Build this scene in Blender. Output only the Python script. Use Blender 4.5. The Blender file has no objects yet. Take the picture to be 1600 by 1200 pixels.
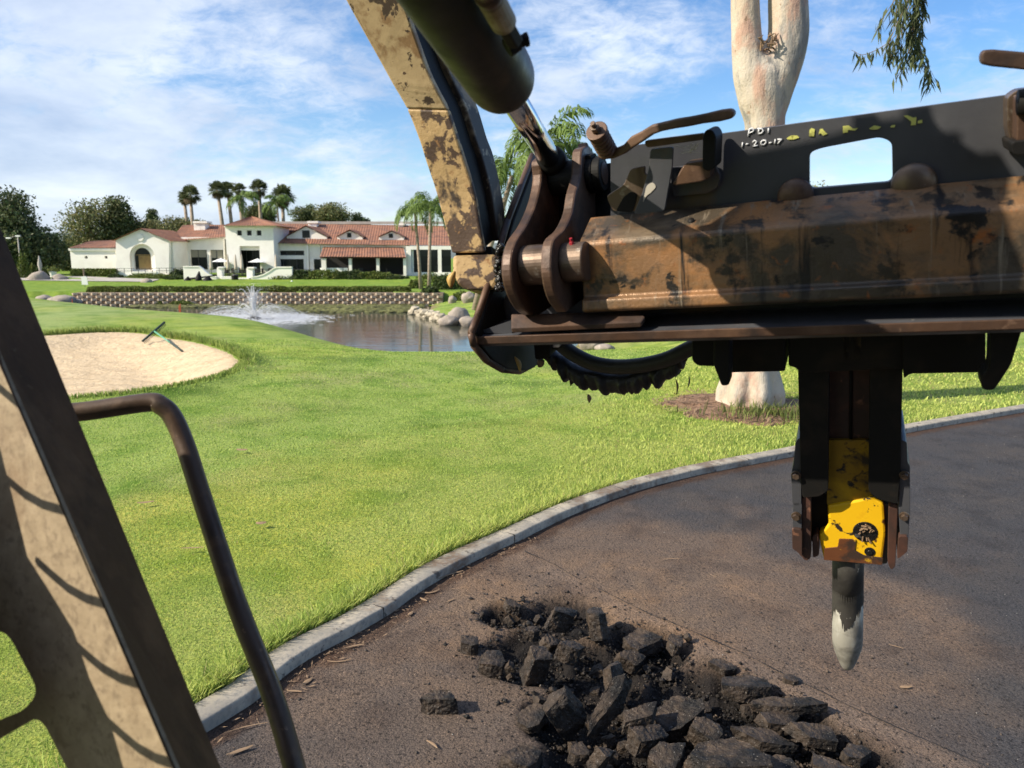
import bpy, bmesh, math, random
import numpy as np
from mathutils import Vector, Matrix, noise, geometry
R_ = math.radians
random.seed(7); RNG = np.random.default_rng(11)
SC = bpy.context.scene; COL = SC.collection

# ------------------------------------------------------------------ camera, sky, sun, exposure
FPX = 1200.0; PITCH = R_(9.46); CAMZ = 1.7
cam_d = bpy.data.cameras.new('camera'); cam = bpy.data.objects.new('camera', cam_d); COL.objects.link(cam)
cam_d.sensor_width = 36; cam_d.lens = 27; cam_d.clip_start = .02; cam_d.clip_end = 6000
cam.location = (0, 0, CAMZ); cam.rotation_euler = (R_(90) - PITCH, 0, 0)
cam_d.dof.use_dof = True; cam_d.dof.focus_distance = 1.9; cam_d.dof.aperture_fstop = 9.0
SC.camera = cam
SUN_AZ, SUN_EL = R_(18), R_(34)          # azimuth: how far behind the camera's left side
to_sun = Vector((-math.cos(SUN_AZ) * math.cos(SUN_EL), -math.sin(SUN_AZ) * math.cos(SUN_EL), math.sin(SUN_EL)))
sun_d = bpy.data.lights.new('sun', 'SUN'); sun = bpy.data.objects.new('sun', sun_d); COL.objects.link(sun)
sun_d.energy = 5.0; sun_d.angle = R_(.5); sun_d.color = (1, .9, .74)
sun.rotation_euler = to_sun.to_track_quat('Z', 'Y').to_euler()
SC.view_settings.view_transform = 'Standard'; SC.view_settings.look = 'None'
SC.view_settings.exposure = .64; SC.view_settings.gamma = 1
SC.cycles.max_bounces = 6; SC.cycles.transparent_max_bounces = 8; SC.cycles.caustics_reflective = False

def build_world():
    w = bpy.data.worlds.new('World'); SC.world = w; w.use_nodes = True
    nt = w.node_tree; N = nt.nodes; L = nt.links
    for n in list(N): N.remove(n)
    out = N.new('ShaderNodeOutputWorld'); bg = N.new('ShaderNodeBackground'); L.new(bg.outputs[0], out.inputs[0])
    bg.inputs[1].default_value = .082
    sky = N.new('ShaderNodeTexSky'); sky.sky_type = 'NISHITA'; sky.sun_disc = False
    sky.sun_elevation = SUN_EL; sky.sun_rotation = math.atan2(to_sun.x, to_sun.y)
    sky.air_density = 1.0; sky.dust_density = .6; sky.ozone_density = 2.2
    tc = N.new('ShaderNodeTexCoord'); sep = N.new('ShaderNodeSeparateXYZ'); L.new(tc.outputs['Generated'], sep.inputs[0])
    def mth(op, a, b=None, c=None):
        m = N.new('ShaderNodeMath'); m.operation = op
        for i, v in enumerate((a, b, c)):
            if v is None: continue
            if isinstance(v, (int, float)): m.inputs[i].default_value = v
            else: L.new(v, m.inputs[i])
        return m.outputs[0]
    zz = mth('ADD', mth('MAXIMUM', sep.outputs[2], 0.0), .30)
    u = mth('DIVIDE', sep.outputs[0], zz); v = mth('DIVIDE', sep.outputs[1], zz)
    cb = N.new('ShaderNodeCombineXYZ'); L.new(u, cb.inputs[0]); L.new(v, cb.inputs[1])
    def noi(scale, det, rough, off, dist=0.0, sx=1, sy=1, rot=0):
        mp = N.new('ShaderNodeMapping'); mp.inputs['Location'].default_value = off
        mp.inputs['Scale'].default_value = (sx, sy, 1); mp.inputs['Rotation'].default_value = (0, 0, rot)
        L.new(cb.outputs[0], mp.inputs[0])
        n = N.new('ShaderNodeTexNoise'); n.inputs['Scale'].default_value = scale; n.inputs['Detail'].default_value = det
        n.inputs['Roughness'].default_value = rough; n.inputs['Distortion'].default_value = dist
        L.new(mp.outputs[0], n.inputs['Vector']); return n.outputs['Fac']
    big = noi(.9, 3, .5, (3.1, 1.7, 0)); mid = noi(2.6, 9, .62, (0.4, 5.2, 0), .45, 1, 1.15, .5)
    fine = noi(11, 7, .68, (7, 2, 0), .5, 1, 1.25, .5)
    # more veil to the left of the view (-X), clearer to the right
    left = mth('MULTIPLY', u, -.17)
    s = mth('ADD', mth('ADD', mth('MULTIPLY', big, .55), mth('MULTIPLY', mid, .85)), mth('MULTIPLY', fine, .46))
    s = mth('ADD', s, mth('MINIMUM', mth('MAXIMUM', mth('ADD', left, .05), -.06), .30))
    mr = N.new('ShaderNodeMapRange'); mr.interpolation_type = 'SMOOTHSTEP'; L.new(s, mr.inputs[0])
    mr.inputs[1].default_value = .80; mr.inputs[2].default_value = 1.16
    fac = mth('MULTIPLY', mr.outputs[0], .84)
    cr = N.new('ShaderNodeValToRGB'); L.new(noi(1.6, 6, .6, (2, 9, 0), .2), cr.inputs[0])
    cr.color_ramp.elements[0].position = .35; cr.color_ramp.elements[0].color = (4.3, 5.2, 6.9, 1)
    cr.color_ramp.elements[1].position = .68; cr.color_ramp.elements[1].color = (8.6, 9.1, 9.8, 1)
    hs = N.new('ShaderNodeHueSaturation'); hs.inputs['Saturation'].default_value = 1.28; hs.inputs['Value'].default_value = 1.45; hs.inputs['Hue'].default_value = .507
    L.new(sky.outputs[0], hs.inputs['Color'])
    mx = N.new('ShaderNodeMix'); mx.data_type = 'RGBA'; L.new(fac, mx.inputs[0]); L.new(hs.outputs[0], mx.inputs[6]); L.new(cr.outputs[0], mx.inputs[7])
    L.new(mx.outputs[2], bg.inputs[0])
build_world()

# ------------------------------------------------------------------ camera geometry -> world points
CF = Vector((0, math.cos(PITCH), -math.sin(PITCH))); CU = Vector((0, math.sin(PITCH), math.cos(PITCH))); CR = Vector((1, 0, 0))
CO = Vector((0, 0, CAMZ))
def ray(px, py): return CR * ((px - 800) / FPX) + CU * ((600 - py) / FPX) + CF
def W(px, py, d): return CO + ray(px, py) * d
def G(px, py, z=0.0):
    r = ray(px, py); return CO + r * ((z - CAMZ) / r.z)
def AY(px, py, Y):
    r = ray(px, py); return CO + r * (Y / r.y)

# ------------------------------------------------------------------ object helpers
def tag(o, label=None, cat=None, group=None, kind=None):
    if label: o['label'] = label
    if cat: o['category'] = cat
    if group: o['group'] = group
    if kind: o['kind'] = kind
    return o
def thing(name, label, cat, loc=(0, 0, 0), group=None, mat=None):
    o = bpy.data.objects.new(name, None); COL.objects.link(o); o.empty_display_size = .2
    if mat is not None: o.matrix_world = mat
    else: o.location = loc
    return tag(o, label, cat, group)
def link(name, me, m=None, parent=None, loc=None, smooth=False, bevel=0, world=False, bseg=2):
    """parent given and world=True: mesh is in world coordinates, moved into the parent's frame"""
    o = bpy.data.objects.new(name, me); COL.objects.link(o)
    if m is not None: me.materials.append(m)
    if parent is not None:
        o.parent = parent
        if world:
            pm = parent.matrix_basis.copy(); q = parent.parent
            while q is not None: pm = q.matrix_basis @ pm; q = q.parent
            me.transform(pm.inverted())
    elif loc is not None:
        o.location = loc; me.transform(Matrix.Translation(-Vector(loc)))
    if smooth:
        me.polygons.foreach_set('use_smooth', [True] * len(me.polygons))
    if bevel:
        b = o.modifiers.new('edge', 'BEVEL'); b.width = bevel; b.segments = bseg; b.limit_method = 'ANGLE'; b.angle_limit = R_(35)
        b.harden_normals = False
    me.update(); return o
def npmesh(name, v, f):
    v = np.asarray(v, dtype=np.float32); f = np.asarray(f, dtype=np.int32); k = f.shape[1]
    me = bpy.data.meshes.new(name); me.vertices.add(len(v)); me.vertices.foreach_set('co', v.ravel())
    me.loops.add(f.size); me.loops.foreach_set('vertex_index', f.ravel())
    me.polygons.add(len(f)); me.polygons.foreach_set('loop_start', np.arange(0, f.size, k, dtype=np.int32))
    me.update(calc_edges=True); return me
def vcol(me, cols, name='Col'):
    a = me.color_attributes.new(name, 'FLOAT_COLOR', 'POINT'); c = np.ones((len(me.vertices), 4), dtype=np.float32)
    c[:, :3] = cols; a.data.foreach_set('color', c.ravel())

class MB:
    def __init__(s): s.v = []; s.f = []
    def add(s, vs, fs):
        b = len(s.v); s.v += [tuple(p) for p in vs]; s.f += [tuple(i + b for i in f) for f in fs]; return s
    def hexa(s, c8):  # c8: bottom 4 (ccw) then top 4
        return s.add(c8, [(3, 2, 1, 0), (4, 5, 6, 7), (0, 1, 5, 4), (1, 2, 6, 5), (2, 3, 7, 6), (3, 0, 4, 7)])
    def box(s, x0, x1, y0, y1, z0, z1):
        return s.hexa([(x0, y0, z0), (x1, y0, z0), (x1, y1, z0), (x0, y1, z0), (x0, y0, z1), (x1, y0, z1), (x1, y1, z1), (x0, y1, z1)])
    def prism(s, poly, off, holes=()):
        """poly: 3D points of a planar outline, off: extrusion vector"""
        loops = [list(map(Vector, poly))] + [list(map(Vector, h)) for h in holes]
        off = Vector(off)
        flat = [p for l in loops for p in l]; n = len(flat)
        tris = geometry.tessellate_polygon(loops)
        vs = flat + [p + off for p in flat]
        fs = [tuple(t) for t in tris] + [tuple(i + n for i in reversed(t)) for t in tris]
        b = 0
        for l in loops:
            k = len(l)
            for i in range(k): fs.append((b + i, b + (i + 1) % k, b + (i + 1) % k + n, b + i + n))
            b += k
        return s.add(vs, fs)
    def tube(s, path, rad, seg=12, caps=True, squash=None):
        path = [Vector(p) for p in path]; k = len(path)
        rad = rad if hasattr(rad, '__len__') else [rad] * k
        t0 = (path[1] - path[0]).normalized(); up = Vector((0, 0, 1)) if abs(t0.z) < .9 else Vector((1, 0, 0))
        a = t0.cross(up).normalized(); vs = []; fs = []
        for i, p in enumerate(path):
            t = ((path[min(i + 1, k - 1)] - path[max(i - 1, 0)])).normalized()
            a = (a - t * a.dot(t)).normalized(); b = t.cross(a)
            for j in range(seg):
                q = 2 * math.pi * j / seg; vs.append(p + (a * math.cos(q) + b * math.sin(q)) * rad[i])
        for i in range(k - 1):
            for j in range(seg):
                fs.append((i * seg + j, i * seg + (j + 1) % seg, (i + 1) * seg + (j + 1) % seg, (i + 1) * seg + j))
        if caps: fs.append(tuple(range(seg - 1, -1, -1))); fs.append(tuple((k - 1) * seg + j for j in range(seg)))
        return s.add(vs, fs)
    def sphere(s, c, r, sx=1, sy=1, sz=1, nu=20, nv=12):
        vs = []; fs = []; c = Vector(c)
        for i in range(nv + 1):
            th = math.pi * i / nv
            for j in range(nu):
                ph = 2 * math.pi * j / nu
                vs.append(c + Vector((r * sx * math.sin(th) * math.cos(ph), r * sy * math.sin(th) * math.sin(ph), r * sz * math.cos(th))))
        for i in range(nv):
            for j in range(nu): fs.append((i * nu + j, (i + 1) * nu + j, (i + 1) * nu + (j + 1) % nu, i * nu + (j + 1) % nu))
        return s.add(vs, fs)
    def mesh(s, name, merge=False):
        me = bpy.data.meshes.new(name); me.from_pydata(s.v, [], s.f); me.validate()
        bm = bmesh.new(); bm.from_mesh(me)
        bmesh.ops.remove_doubles(bm, verts=bm.verts, dist=1e-6)
        bmesh.ops.recalc_face_normals(bm, faces=bm.faces)
        if merge: bmesh.ops.dissolve_limit(bm, angle_limit=R_(1), verts=bm.verts, edges=bm.edges)
        bm.to_mesh(me); bm.free(); return me
    def build(s, name, m, parent=None, **k):
        return link(name, s.mesh(name, merge=bool(k.get('bevel'))), m, parent, **k)
def smooth_path(pts, n=8):
    pts = [Vector(p) for p in pts]; P = [pts[0] * 2 - pts[1]] + pts + [pts[-1] * 2 - pts[-2]]; out = []
    for i in range(1, len(P) - 2):
        for k in range(n):
            t = k / n; a, b, c, d = P[i - 1], P[i], P[i + 1], P[i + 2]
            out.append(.5 * ((2 * b) + (c - a) * t + (2 * a - 5 * b + 4 * c - d) * t * t + (3 * b - a - 3 * c + d) * t ** 3))
    out.append(pts[-1]); return out

# ------------------------------------------------------------------ materials
def pmat(name, base, layers=(), rough=.6, metal=0.0, bump=None, coord='Object', rvar=0.0, attr=None, spec=.5, trans=0.0, coat=0.0):
    """layers: (colour, scale, lo, hi, detail, stretch)   bump: list of (scale, strength, distance[, stretch])"""
    m = bpy.data.materials.new(name); m.use_nodes = True; nt = m.node_tree; N = nt.nodes; L = nt.links
    bs = N['Principled BSDF']; bs.inputs['Metallic'].default_value = metal; bs.inputs['Roughness'].default_value = rough
    bs.inputs['Specular IOR Level'].default_value = spec; bs.inputs['Coat Weight'].default_value = coat
    tc = N.new('ShaderNodeTexCoord')
    def noi(scale, det=5, stretch=None, rough_=.6, off=(0, 0, 0), dist=0):
        n = N.new('ShaderNodeTexNoise'); n.inputs['Scale'].default_value = scale; n.inputs['Detail'].default_value = det
        n.inputs['Roughness'].default_value = rough_; n.inputs['Distortion'].default_value = dist
        mp = N.new('ShaderNodeMapping'); mp.inputs['Location'].default_value = off
        if stretch: mp.inputs['Scale'].default_value = stretch
        L.new(tc.outputs[coord], mp.inputs[0]); L.new(mp.outputs[0], n.inputs['Vector'])
        return n.outputs['Fac']
    if attr:
        at = N.new('ShaderNodeVertexColor'); at.layer_name = attr; cur = at.outputs[0]
    else:
        rgb = N.new('ShaderNodeRGB'); rgb.outputs[0].default_value = (*base, 1); cur = rgb.outputs[0]
    for i, l in enumerate(layers):
        col, scale, lo, hi = l[:4]; det = l[4] if len(l) > 4 else 6; st = l[5] if len(l) > 5 else None
        mode = l[6] if len(l) > 6 else 'MIX'
        mr = N.new('ShaderNodeMapRange'); mr.inputs[1].default_value = lo; mr.inputs[2].default_value = hi
        L.new(noi(scale, det, st, .62, (i * 7.3, i * 3.1, i * 1.7), .25), mr.inputs[0])
        mx = N.new('ShaderNodeMix'); mx.data_type = 'RGBA'; mx.blend_type = mode; L.new(mr.outputs[0], mx.inputs[0]); L.new(cur, mx.inputs[6])
        mx.inputs[7].default_value = (*col, 1); cur = mx.outputs[2]
    L.new(cur, bs.inputs['Base Color'])
    if rvar:
        mr = N.new('ShaderNodeMapRange'); L.new(noi(22, 5), mr.inputs[0]); mr.inputs[1].default_value = .35; mr.inputs[2].default_value = .65
        mr.inputs[3].default_value = max(.05, rough - rvar); mr.inputs[4].default_value = min(1, rough + rvar); L.new(mr.outputs[0], bs.inputs['Roughness'])
    nrm = None
    for b in (bump or []):
        bp = N.new('ShaderNodeBump'); bp.inputs['Strength'].default_value = b[1]; bp.inputs['Distance'].default_value = b[2]
        L.new(noi(b[0], 6, b[3] if len(b) > 3 else None, .6), bp.inputs['Height'])
        if nrm: L.new(nrm, bp.inputs['Normal'])
        nrm = bp.outputs[0]
    if nrm: L.new(nrm, bs.inputs['Normal'])
    if trans:
        tr = N.new('ShaderNodeBsdfTranslucent'); L.new(cur, tr.inputs[0]); ms = N.new('ShaderNodeMixShader'); ms.inputs[0].default_value = trans
        L.new(bs.outputs[0], ms.inputs[1]); L.new(tr.outputs[0], ms.inputs[2]); L.new(ms.outputs[0], N['Material Output'].inputs[0])
    return m
M = {}
def mk(key, *a, **k): M[key] = pmat(key, *a, **k)
# ground materials
mk('lawn', (0, 0, 0), [((.42, .62, .28), 1.6, .45, .7, 8, None, 'MULTIPLY'), ((1.5, 1.3, 1.1), 26, .52, .72, 6, None, 'MULTIPLY'), ((.45, .5, .4), 75, .5, .7, 4, None, 'MULTIPLY'), ((1.18, 1.08, .9), .33, .5, .62, 3, None, 'MULTIPLY')], rough=.85, bump=[(60, .9, .02), (14, .4, .03)], attr='Col', spec=.1)
mk('grass', (0, 0, 0), [], rough=.6, attr='Col', spec=.22, trans=.38)
mk('road', (0, 0, 0), [((.72, .70, .70), 3.1, .50, .66, 7, None, 'MULTIPLY'), ((.4, .4, .4), 160, .5, .63, 3, None, 'MULTIPLY'), ((1.7, 1.6, 1.5), 90, .6, .72, 3, None, 'MULTIPLY'), ((2.6, 2.5, 2.4), 120, .66, .72, 2, None, 'MULTIPLY'), ((.3, .3, .3), 60, .57, .66, 3, None, 'MULTIPLY'), ((1.35, 1.22, 1.05), 2.2, .45, .7, 6, None, 'MULTIPLY')], rough=.85, bump=[(75, 1, .016), (190, .7, .006), (22, .5, .02)], attr='Col', spec=.25)
mk('kerb', (.40, .35, .275), [((.26, .235, .195), 5, .42, .62), ((.16, .115, .08), 2.6, .53, .62), ((.20, .19, .17), 45, .48, .68), ((.10, .085, .07), 18, .60, .66)], rough=.85, bump=[(70, .35, .004), (9, .3, .01)])
mk('sand', (.60, .47, .31), [((.48, .36, .23), 5, .45, .7), ((.68, .55, .38), 18, .5, .7)], rough=.95, bump=[(9, .7, .09, (1, 2.2, 1)), (40, .5, .02)], spec=.1)
mk('chunk', (.010, .009, .0085), [((.028, .022, .018), 8, .46, .60), ((.085, .060, .042), 3.0, .54, .64), ((.22, .20, .18), 150, .67, .71, 2)], rough=.6, bump=[(60, .9, .010), (170, .9, .005)], rvar=.2, spec=.3)
mk('crumb', (.022, .018, .016), [((.10, .07, .048), 9, .45, .62), ((.3, .28, .25), 60, .70, .74, 2)], rough=.7, bump=[(120, .8, .004)])
# machine
mk('beam', (.235, .130, .062), [((.42, .19, .065), 6, .46, .62), ((.075, .058, .040), 9, .47, .58), ((.22, .16, .10), 3.0, .56, .68, 8, (1, 5, 3)), ((.05, .038, .026), 24, .54, .62, 5), ((.020, .017, .015), 17, .595, .635, 6, (1, 1.1, 1)), ((.018, .016, .015), 5.1, .60, .64, 9, (1, 1.3, 1)), ((.33, .11, .03), 34, .60, .72), ((.27, .22, .16), 13, .60, .70, 9, (5, .22, 1)), ((.02, .017, .015), 11, .58, .66, 8, (3, .3, 1))], rough=.42, metal=.3, bump=[(60, .35, .002), (240, .4, .0008)], rvar=.12)
mk('black', (.052, .054, .063), [((.078, .079, .086), 4, .42, .66, 8, (1, .35, 1)), ((.11, .062, .035), 5, .58, .68), ((.2, .19, .17), 55, .70, .76, 3, (1, .3, 1))], rough=.42, bump=[(120, .2, .001)], rvar=.1)
mk('dark', (.009, .0085, .008), [((.024, .018, .014), 12, .52, .7)], rough=.6, bump=[(90, .3, .001)], spec=.2)
mk('brown', (.085, .047, .030), [((.15, .085, .052), 14, .48, .66), ((.035, .024, .02), 8, .52, .64), ((.24, .15, .10), 40, .64, .74)], rough=.5, metal=.25, bump=[(70, .4, .0015), (220, .3, .0006)], rvar=.12)
mk('steel', (.16, .115, .085), [((.09, .06, .042), 14, .48, .62, 6, (1, .3, 1)), ((.30, .26, .22), 50, .60, .72)], rough=.4, metal=.6, bump=[(120, .25, .0006)], rvar=.1)
mk('cream', (.40, .28, .145), [((.50, .37, .20), 7, .45, .6), ((.26, .155, .07), 34, .50, .62), ((.055, .034, .022), 22, .60, .62, 7), ((.10, .06, .035), 70, .655, .67, 4)], rough=.55, bump=[(30, .4, .0015), (160, .3, .0008)])
mk('cream_worn', (.075, .045, .029), [((.46, .31, .14), 32, .48, .52, 10), ((.045, .03, .02), 10, .58, .64), ((.3, .16, .06), 60, .6, .7)], rough=.6, bump=[(40, .6, .002), (160, .4, .001)])
mk('flange', (.26, .19, .11), [((.035, .025, .018), 8, .42, .50, 8), ((.42, .34, .22), 30, .58, .68)], rough=.6, bump=[(60, .4, .0015)])
mk('barrel', (.012, .0115, .008), [((.035, .038, .014), 4, .48, .7), ((.012, .011, .01), 22, .5, .7)], rough=.5, bump=[(140, .2, .0006)], rvar=.12)
mk('chrome', (.75, .75, .76), rough=.12, metal=1)
mk('yellow', (.80, .47, .006), [((.65, .30, .005), 14, .5, .68), ((.09, .035, .012), 19, .585, .61, 7), ((.03, .02, .012), 34, .61, .63, 5), ((.05, .04, .03), 30, .62, .64, 4, (.3, 1.6, 1))], rough=.5, bump=[(60, .3, .001)])
mk('yellow_grime_shade', (.30, .17, .006), [((.45, .27, .006), 12, .52, .66), ((.03, .02, .010), 9, .50, .60, 7), ((.012, .01, .008), 30, .56, .62)], rough=.6, bump=[(60, .3, .001)])  # grimy yellow, darkened further to hold the shade on the upper body
mk('yellow_rust', (.12, .04, .013), [((.60, .33, .01), 24, .57, .60, 7), ((.04, .022, .015), 18, .56, .64)], rough=.6, bump=[(90, .5, .0015)])
mk('guard_rust', (.075, .032, .022), [((.04, .022, .017), 16, .45, .62), ((.22, .1, .06), 40, .62, .72)], rough=.6, bump=[(120, .4, .001)])
mk('post', (.075, .040, .021), [((.12, .066, .034), 14, .48, .66), ((.014, .010, .008), 5, .52, .7), ((.10, .065, .04), 90, .64, .70)], rough=.75, bump=[(80, .5, .0015)], spec=.12)
mk('strip', (.27, .205, .125), [((.33, .255, .16), 60, .45, .62), ((.19, .14, .085), 110, .5, .66), ((.20, .13, .07), 7, .52, .68)], rough=.75, bump=[(110, .5, .0015)])
mk('tube', (.085, .055, .038), [((.16, .10, .06), 16, .52, .7), ((.03, .024, .02), 9, .5, .62), ((.28, .18, .11), 60, .66, .74)], rough=.42, metal=.3, bump=[(160, .25, .0007)], rvar=.12)
mk('chisel_top', (.04, .037, .033), [((.5, .48, .44), 70, .68, .72, 3), ((.015, .014, .013), 12, .5, .66)], rough=.55, bump=[(90, .6, .0015)])
mk('chisel_tip', (.36, .345, .30), [((.17, .16, .14), 22, .45, .62), ((.45, .44, .40), 50, .6, .7, 5, (1, .3, 1))], rough=.5, metal=.3, bump=[(90, .6, .0012)])
mk('rubber', (.012, .012, .012), [((.03, .028, .025), 20, .52, .7)], rough=.45, bump=[(50, .6, .004)])
mk('hose', (.022, .021, .014), [((.05, .045, .03), 14, .5, .7)], rough=.5)
mk('white_mark', (.72, .74, .76), rough=.7)
mk('yellow_mark', (.62, .62, .16), [((.3, .3, .08), 60, .55, .65)], rough=.6)
mk('web', (.50, .46, .38), rough=.9)
mk('grease', (.01, .01, .01), [((.12, .12, .12), 60, .6, .68)], rough=.25, bump=[(80, 1, .004)])
mk('red_cap', (.35, .02, .03), rough=.5)
mk('clip', (.7, .7, .72), rough=.3, metal=.9, bump=[(60, .6, .002)])
mk('plastic_leaf', (.52, .33, .10), [((.4, .2, .05), 40, .5, .65)], rough=.5, trans=.2)
# buildings
mk('stucco', (.88, .85, .78), [((.80, .76, .69), .8, .45, .7), ((.72, .68, .60), 3, .62, .8)], rough=.9, bump=[(4, .2, .03)])
mk('stucco_light', (.90, .87, .80), [((.72, .68, .61), 1.1, .45, .7)], rough=.9)
mk('rooftile', (.27, .118, .066), [((.16, .075, .05), 1.1, .45, .62), ((.32, .19, .13), 3.5, .55, .7), ((.15, .06, .04), 6, .62, .72)], rough=.85)
mk('glass', (.008, .012, .012), rough=.15, spec=.25)
mk('interior', (.012, .012, .012), rough=.8)
mk('frame', (.05, .05, .05), rough=.5)
mk('door', (.34, .22, .07), [((.25, .15, .05), 1.3, .4, .6)], rough=.6)
mk('blind', (.30, .28, .22), rough=.8)
mk('concrete', (.42, .39, .35), [((.33, .30, .27), 1, .4, .7)], rough=.9)
mk('blocks', (.52, .42, .31), [((.52, .40, .28), 1.5, .45, .62), ((.42, .34, .26), .35, .55, .62)], rough=.95)
mk('block_gap', (.24, .18, .13), rough=1)
mk('umbrella', (.55, .47, .38), rough=.9)
mk('white', (.78, .78, .76), rough=.7)
mk('boulder', (.30, .255, .21), [((.24, .21, .19), 1.2, .45, .65), ((.44, .38, .33), 5, .55, .7)], rough=.9, bump=[(5, .6, .06)])
mk('riprap', (.42, .37, .28), [((.30, .26, .20), 1.5, .45, .65)], rough=.9, bump=[(6, .6, .05)])
mk('orange', (.62, .10, .03), rough=.6)
mk('green_metal', (.10, .33, .20), rough=.4)
mk('dark_green', (.02, .04, .03), rough=.6)
# plants
for k_, c_ in dict(conifer=(.095, .125, .055), broad=(.17, .185, .08), broad_dark=(.11, .135, .055), palm_fan=(.12, .14, .065), palm_dead=(.20, .15, .085), queen=(.15, .22, .055), hedge=(.12, .16, .035), hedge_dark=(.055, .085, .025), euc=(.085, .105, .045), weed=(.17, .20, .06), lily=(.15, .15, .055)).items():
    m_ = pmat(k_, (0, 0, 0), [((.55, .6, .5), 2.5, .45, .7, 4, None, 'MULTIPLY')], rough=.6, spec=.25, trans=.28, attr='Col'); M[k_] = m_; m_['c'] = c_
mk('bark', (.22, .17, .12), [((.12, .09, .06), 3, .45, .65)], rough=.95, bump=[(6, .6, .05, (1, 1, .3))])
mk('palm_bark', (.36, .29, .22), [((.22, .17, .13), 3, .45, .65, 5, (1, 1, 3))], rough=.95)
mk('euc_bark', (.42, .34, .25), [((.46, .41, .34), 1.6, .45, .60, 6, (1, 1, .4)), ((.42, .27, .20), 3.4, .50, .60, 6, (1, 1, .45)), ((.24, .225, .20), 4.1, .54, .61, 6, (1, 1, .3)), ((.24, .16, .10), 12, .63, .68, 4, (1, 1, .5))], rough=.8, bump=[(4, .8, .06, (1, 1, .4)), (24, .5, .015)])
mk('litter', (.24, .14, .085), [((.10, .055, .03), 9, .45, .65), ((.32, .20, .12), 30, .58, .7)], rough=.95, bump=[(30, .9, .03)])
mk('dryleaf', (.30, .20, .12), [((.18, .115, .07), 12, .45, .65)], rough=.8, trans=.15)
mk('hill', (.16, .19, .20), [((.10, .13, .12), .02, .45, .62)], rough=1, spec=0)
mk('foam', (.85, .87, .9), rough=.5, spec=.4, trans=.3)

def water_mat():
    m = bpy.data.materials.new('water'); m.use_nodes = True; N = m.node_tree.nodes; L = m.node_tree.links; bs = N['Principled BSDF']
    bs.inputs['Base Color'].default_value = (.040, .044, .030, 1); bs.inputs['Roughness'].default_value = .07; bs.inputs['IOR'].default_value = 1.33
    tc = N.new('ShaderNodeTexCoord'); mp = N.new('ShaderNodeMapping'); mp.inputs['Scale'].default_value = (.35, 1.6, 1); L.new(tc.outputs['Object'], mp.inputs[0])
    n = N.new('ShaderNodeTexNoise'); n.inputs['Scale'].default_value = 1.1; n.inputs['Detail'].default_value = 5; L.new(mp.outputs[0], n.inputs['Vector'])
    b = N.new('ShaderNodeBump'); b.inputs['Strength'].default_value = .22; b.inputs['Distance'].default_value = .06; L.new(n.outputs['Fac'], b.inputs['Height']); L.new(b.outputs[0], bs.inputs['Normal'])
    return m
M['water'] = water_mat()

# ------------------------------------------------------------------ ground: kerb line, lawn, road
KP = [(317, 1127), (396, 1080), (460, 1024), (542, 982), (617, 939), (677, 896), (767, 851), (816, 831), (900, 790), (1050, 740), (1240, 705), (1407, 670), (1600, 637)]
KH = .052; KW = .125
kr = [G(x, y, KH) for x, y in KP]; kr = [Vector((p.x, p.y)) for p in kr]
kr = [Vector((-2.9, -4.5)), Vector((-2.55, -1.2)), Vector((-1.95, 1.0))] + kr + [kr[-1] + (kr[-1] - kr[-2]).normalized() * s for s in (3, 8, 20, 45)]
KL = [Vector((p.x, p.y)) for p in smooth_path([Vector((p.x, p.y, 0)) for p in kr], 8)]
for _ in range(14):      # even out tracing jitter
    KL = [KL[0]] + [(KL[i - 1] + KL[i] * 2 + KL[i + 1]) / 4 for i in range(1, len(KL) - 1)] + [KL[-1]]
KA = np.array([(p.x, p.y) for p in KL])
KN = np.zeros_like(KA); t_ = np.gradient(KA, axis=0); t_ /= np.linalg.norm(t_, axis=1)[:, None]; KN[:, 0] = -t_[:, 1]; KN[:, 1] = t_[:, 0]   # towards the lawn
def poly_sd(P, poly, closed=True):
    """signed distance of points P(N,2): to a closed polygon (inside negative) or to an open line (left side positive)"""
    P = np.asarray(P, float); A = np.asarray(poly, float); B = np.roll(A, -1, 0)
    if not closed: A, B = A[:-1], B[:-1]
    best = np.full(len(P), 1e9); sgn = np.ones(len(P)); inside = np.zeros(len(P), bool)
    for a, b in zip(A, B):
        e = b - a; w = P - a; t = np.clip((w @ e) / max(e @ e, 1e-12), 0, 1); d = np.linalg.norm(w - t[:, None] * e, axis=1)
        cr = e[0] * w[:, 1] - e[1] * w[:, 0]; upd = d < best - 1e-9
        best = np.where(upd, d, best); sgn = np.where(upd, np.sign(cr), sgn)
        c = ((a[1] > P[:, 1]) != (b[1] > P[:, 1])) & (P[:, 0] < (b[0] - a[0]) * (P[:, 1] - a[1]) / ((b[1] - a[1]) if abs(b[1] - a[1]) > 1e-12 else 1e-12) + a[0]); inside ^= c
    return np.where(inside, -best, best) if closed else best * sgn
LAKE = [(-38, 58.4), (-41, 55), (-30, 50), (-21, 43), (-11, 33), (-5.6, 28.6), (-2, 26.2), (1.2, 27), (2.2, 33), (.8, 37.5), (-1.8, 40.5), (-4.8, 45.5), (-6.8, 49.5), (-6.2, 54), (-6.5, 58.4)]
WZ = -2.0
BUNK = [(60, 529), (150, 524), (215, 524), (262, 531), (300, 537), (340, 549), (366, 562), (374, 573), (362, 586), (335, 597), (290, 608), (210, 621), (120, 630), (20, 632), (-80, 612), (-120, 570), (-60, 540)]
BUNKW = [tuple(p.xy) for p in smooth_path([G(x, y, .06) for x, y in BUNK], 4)]
def sm(x, a, b):
    t = np.clip((x - a) / (b - a), 0, 1); return t * t * (3 - 2 * t)
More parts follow.
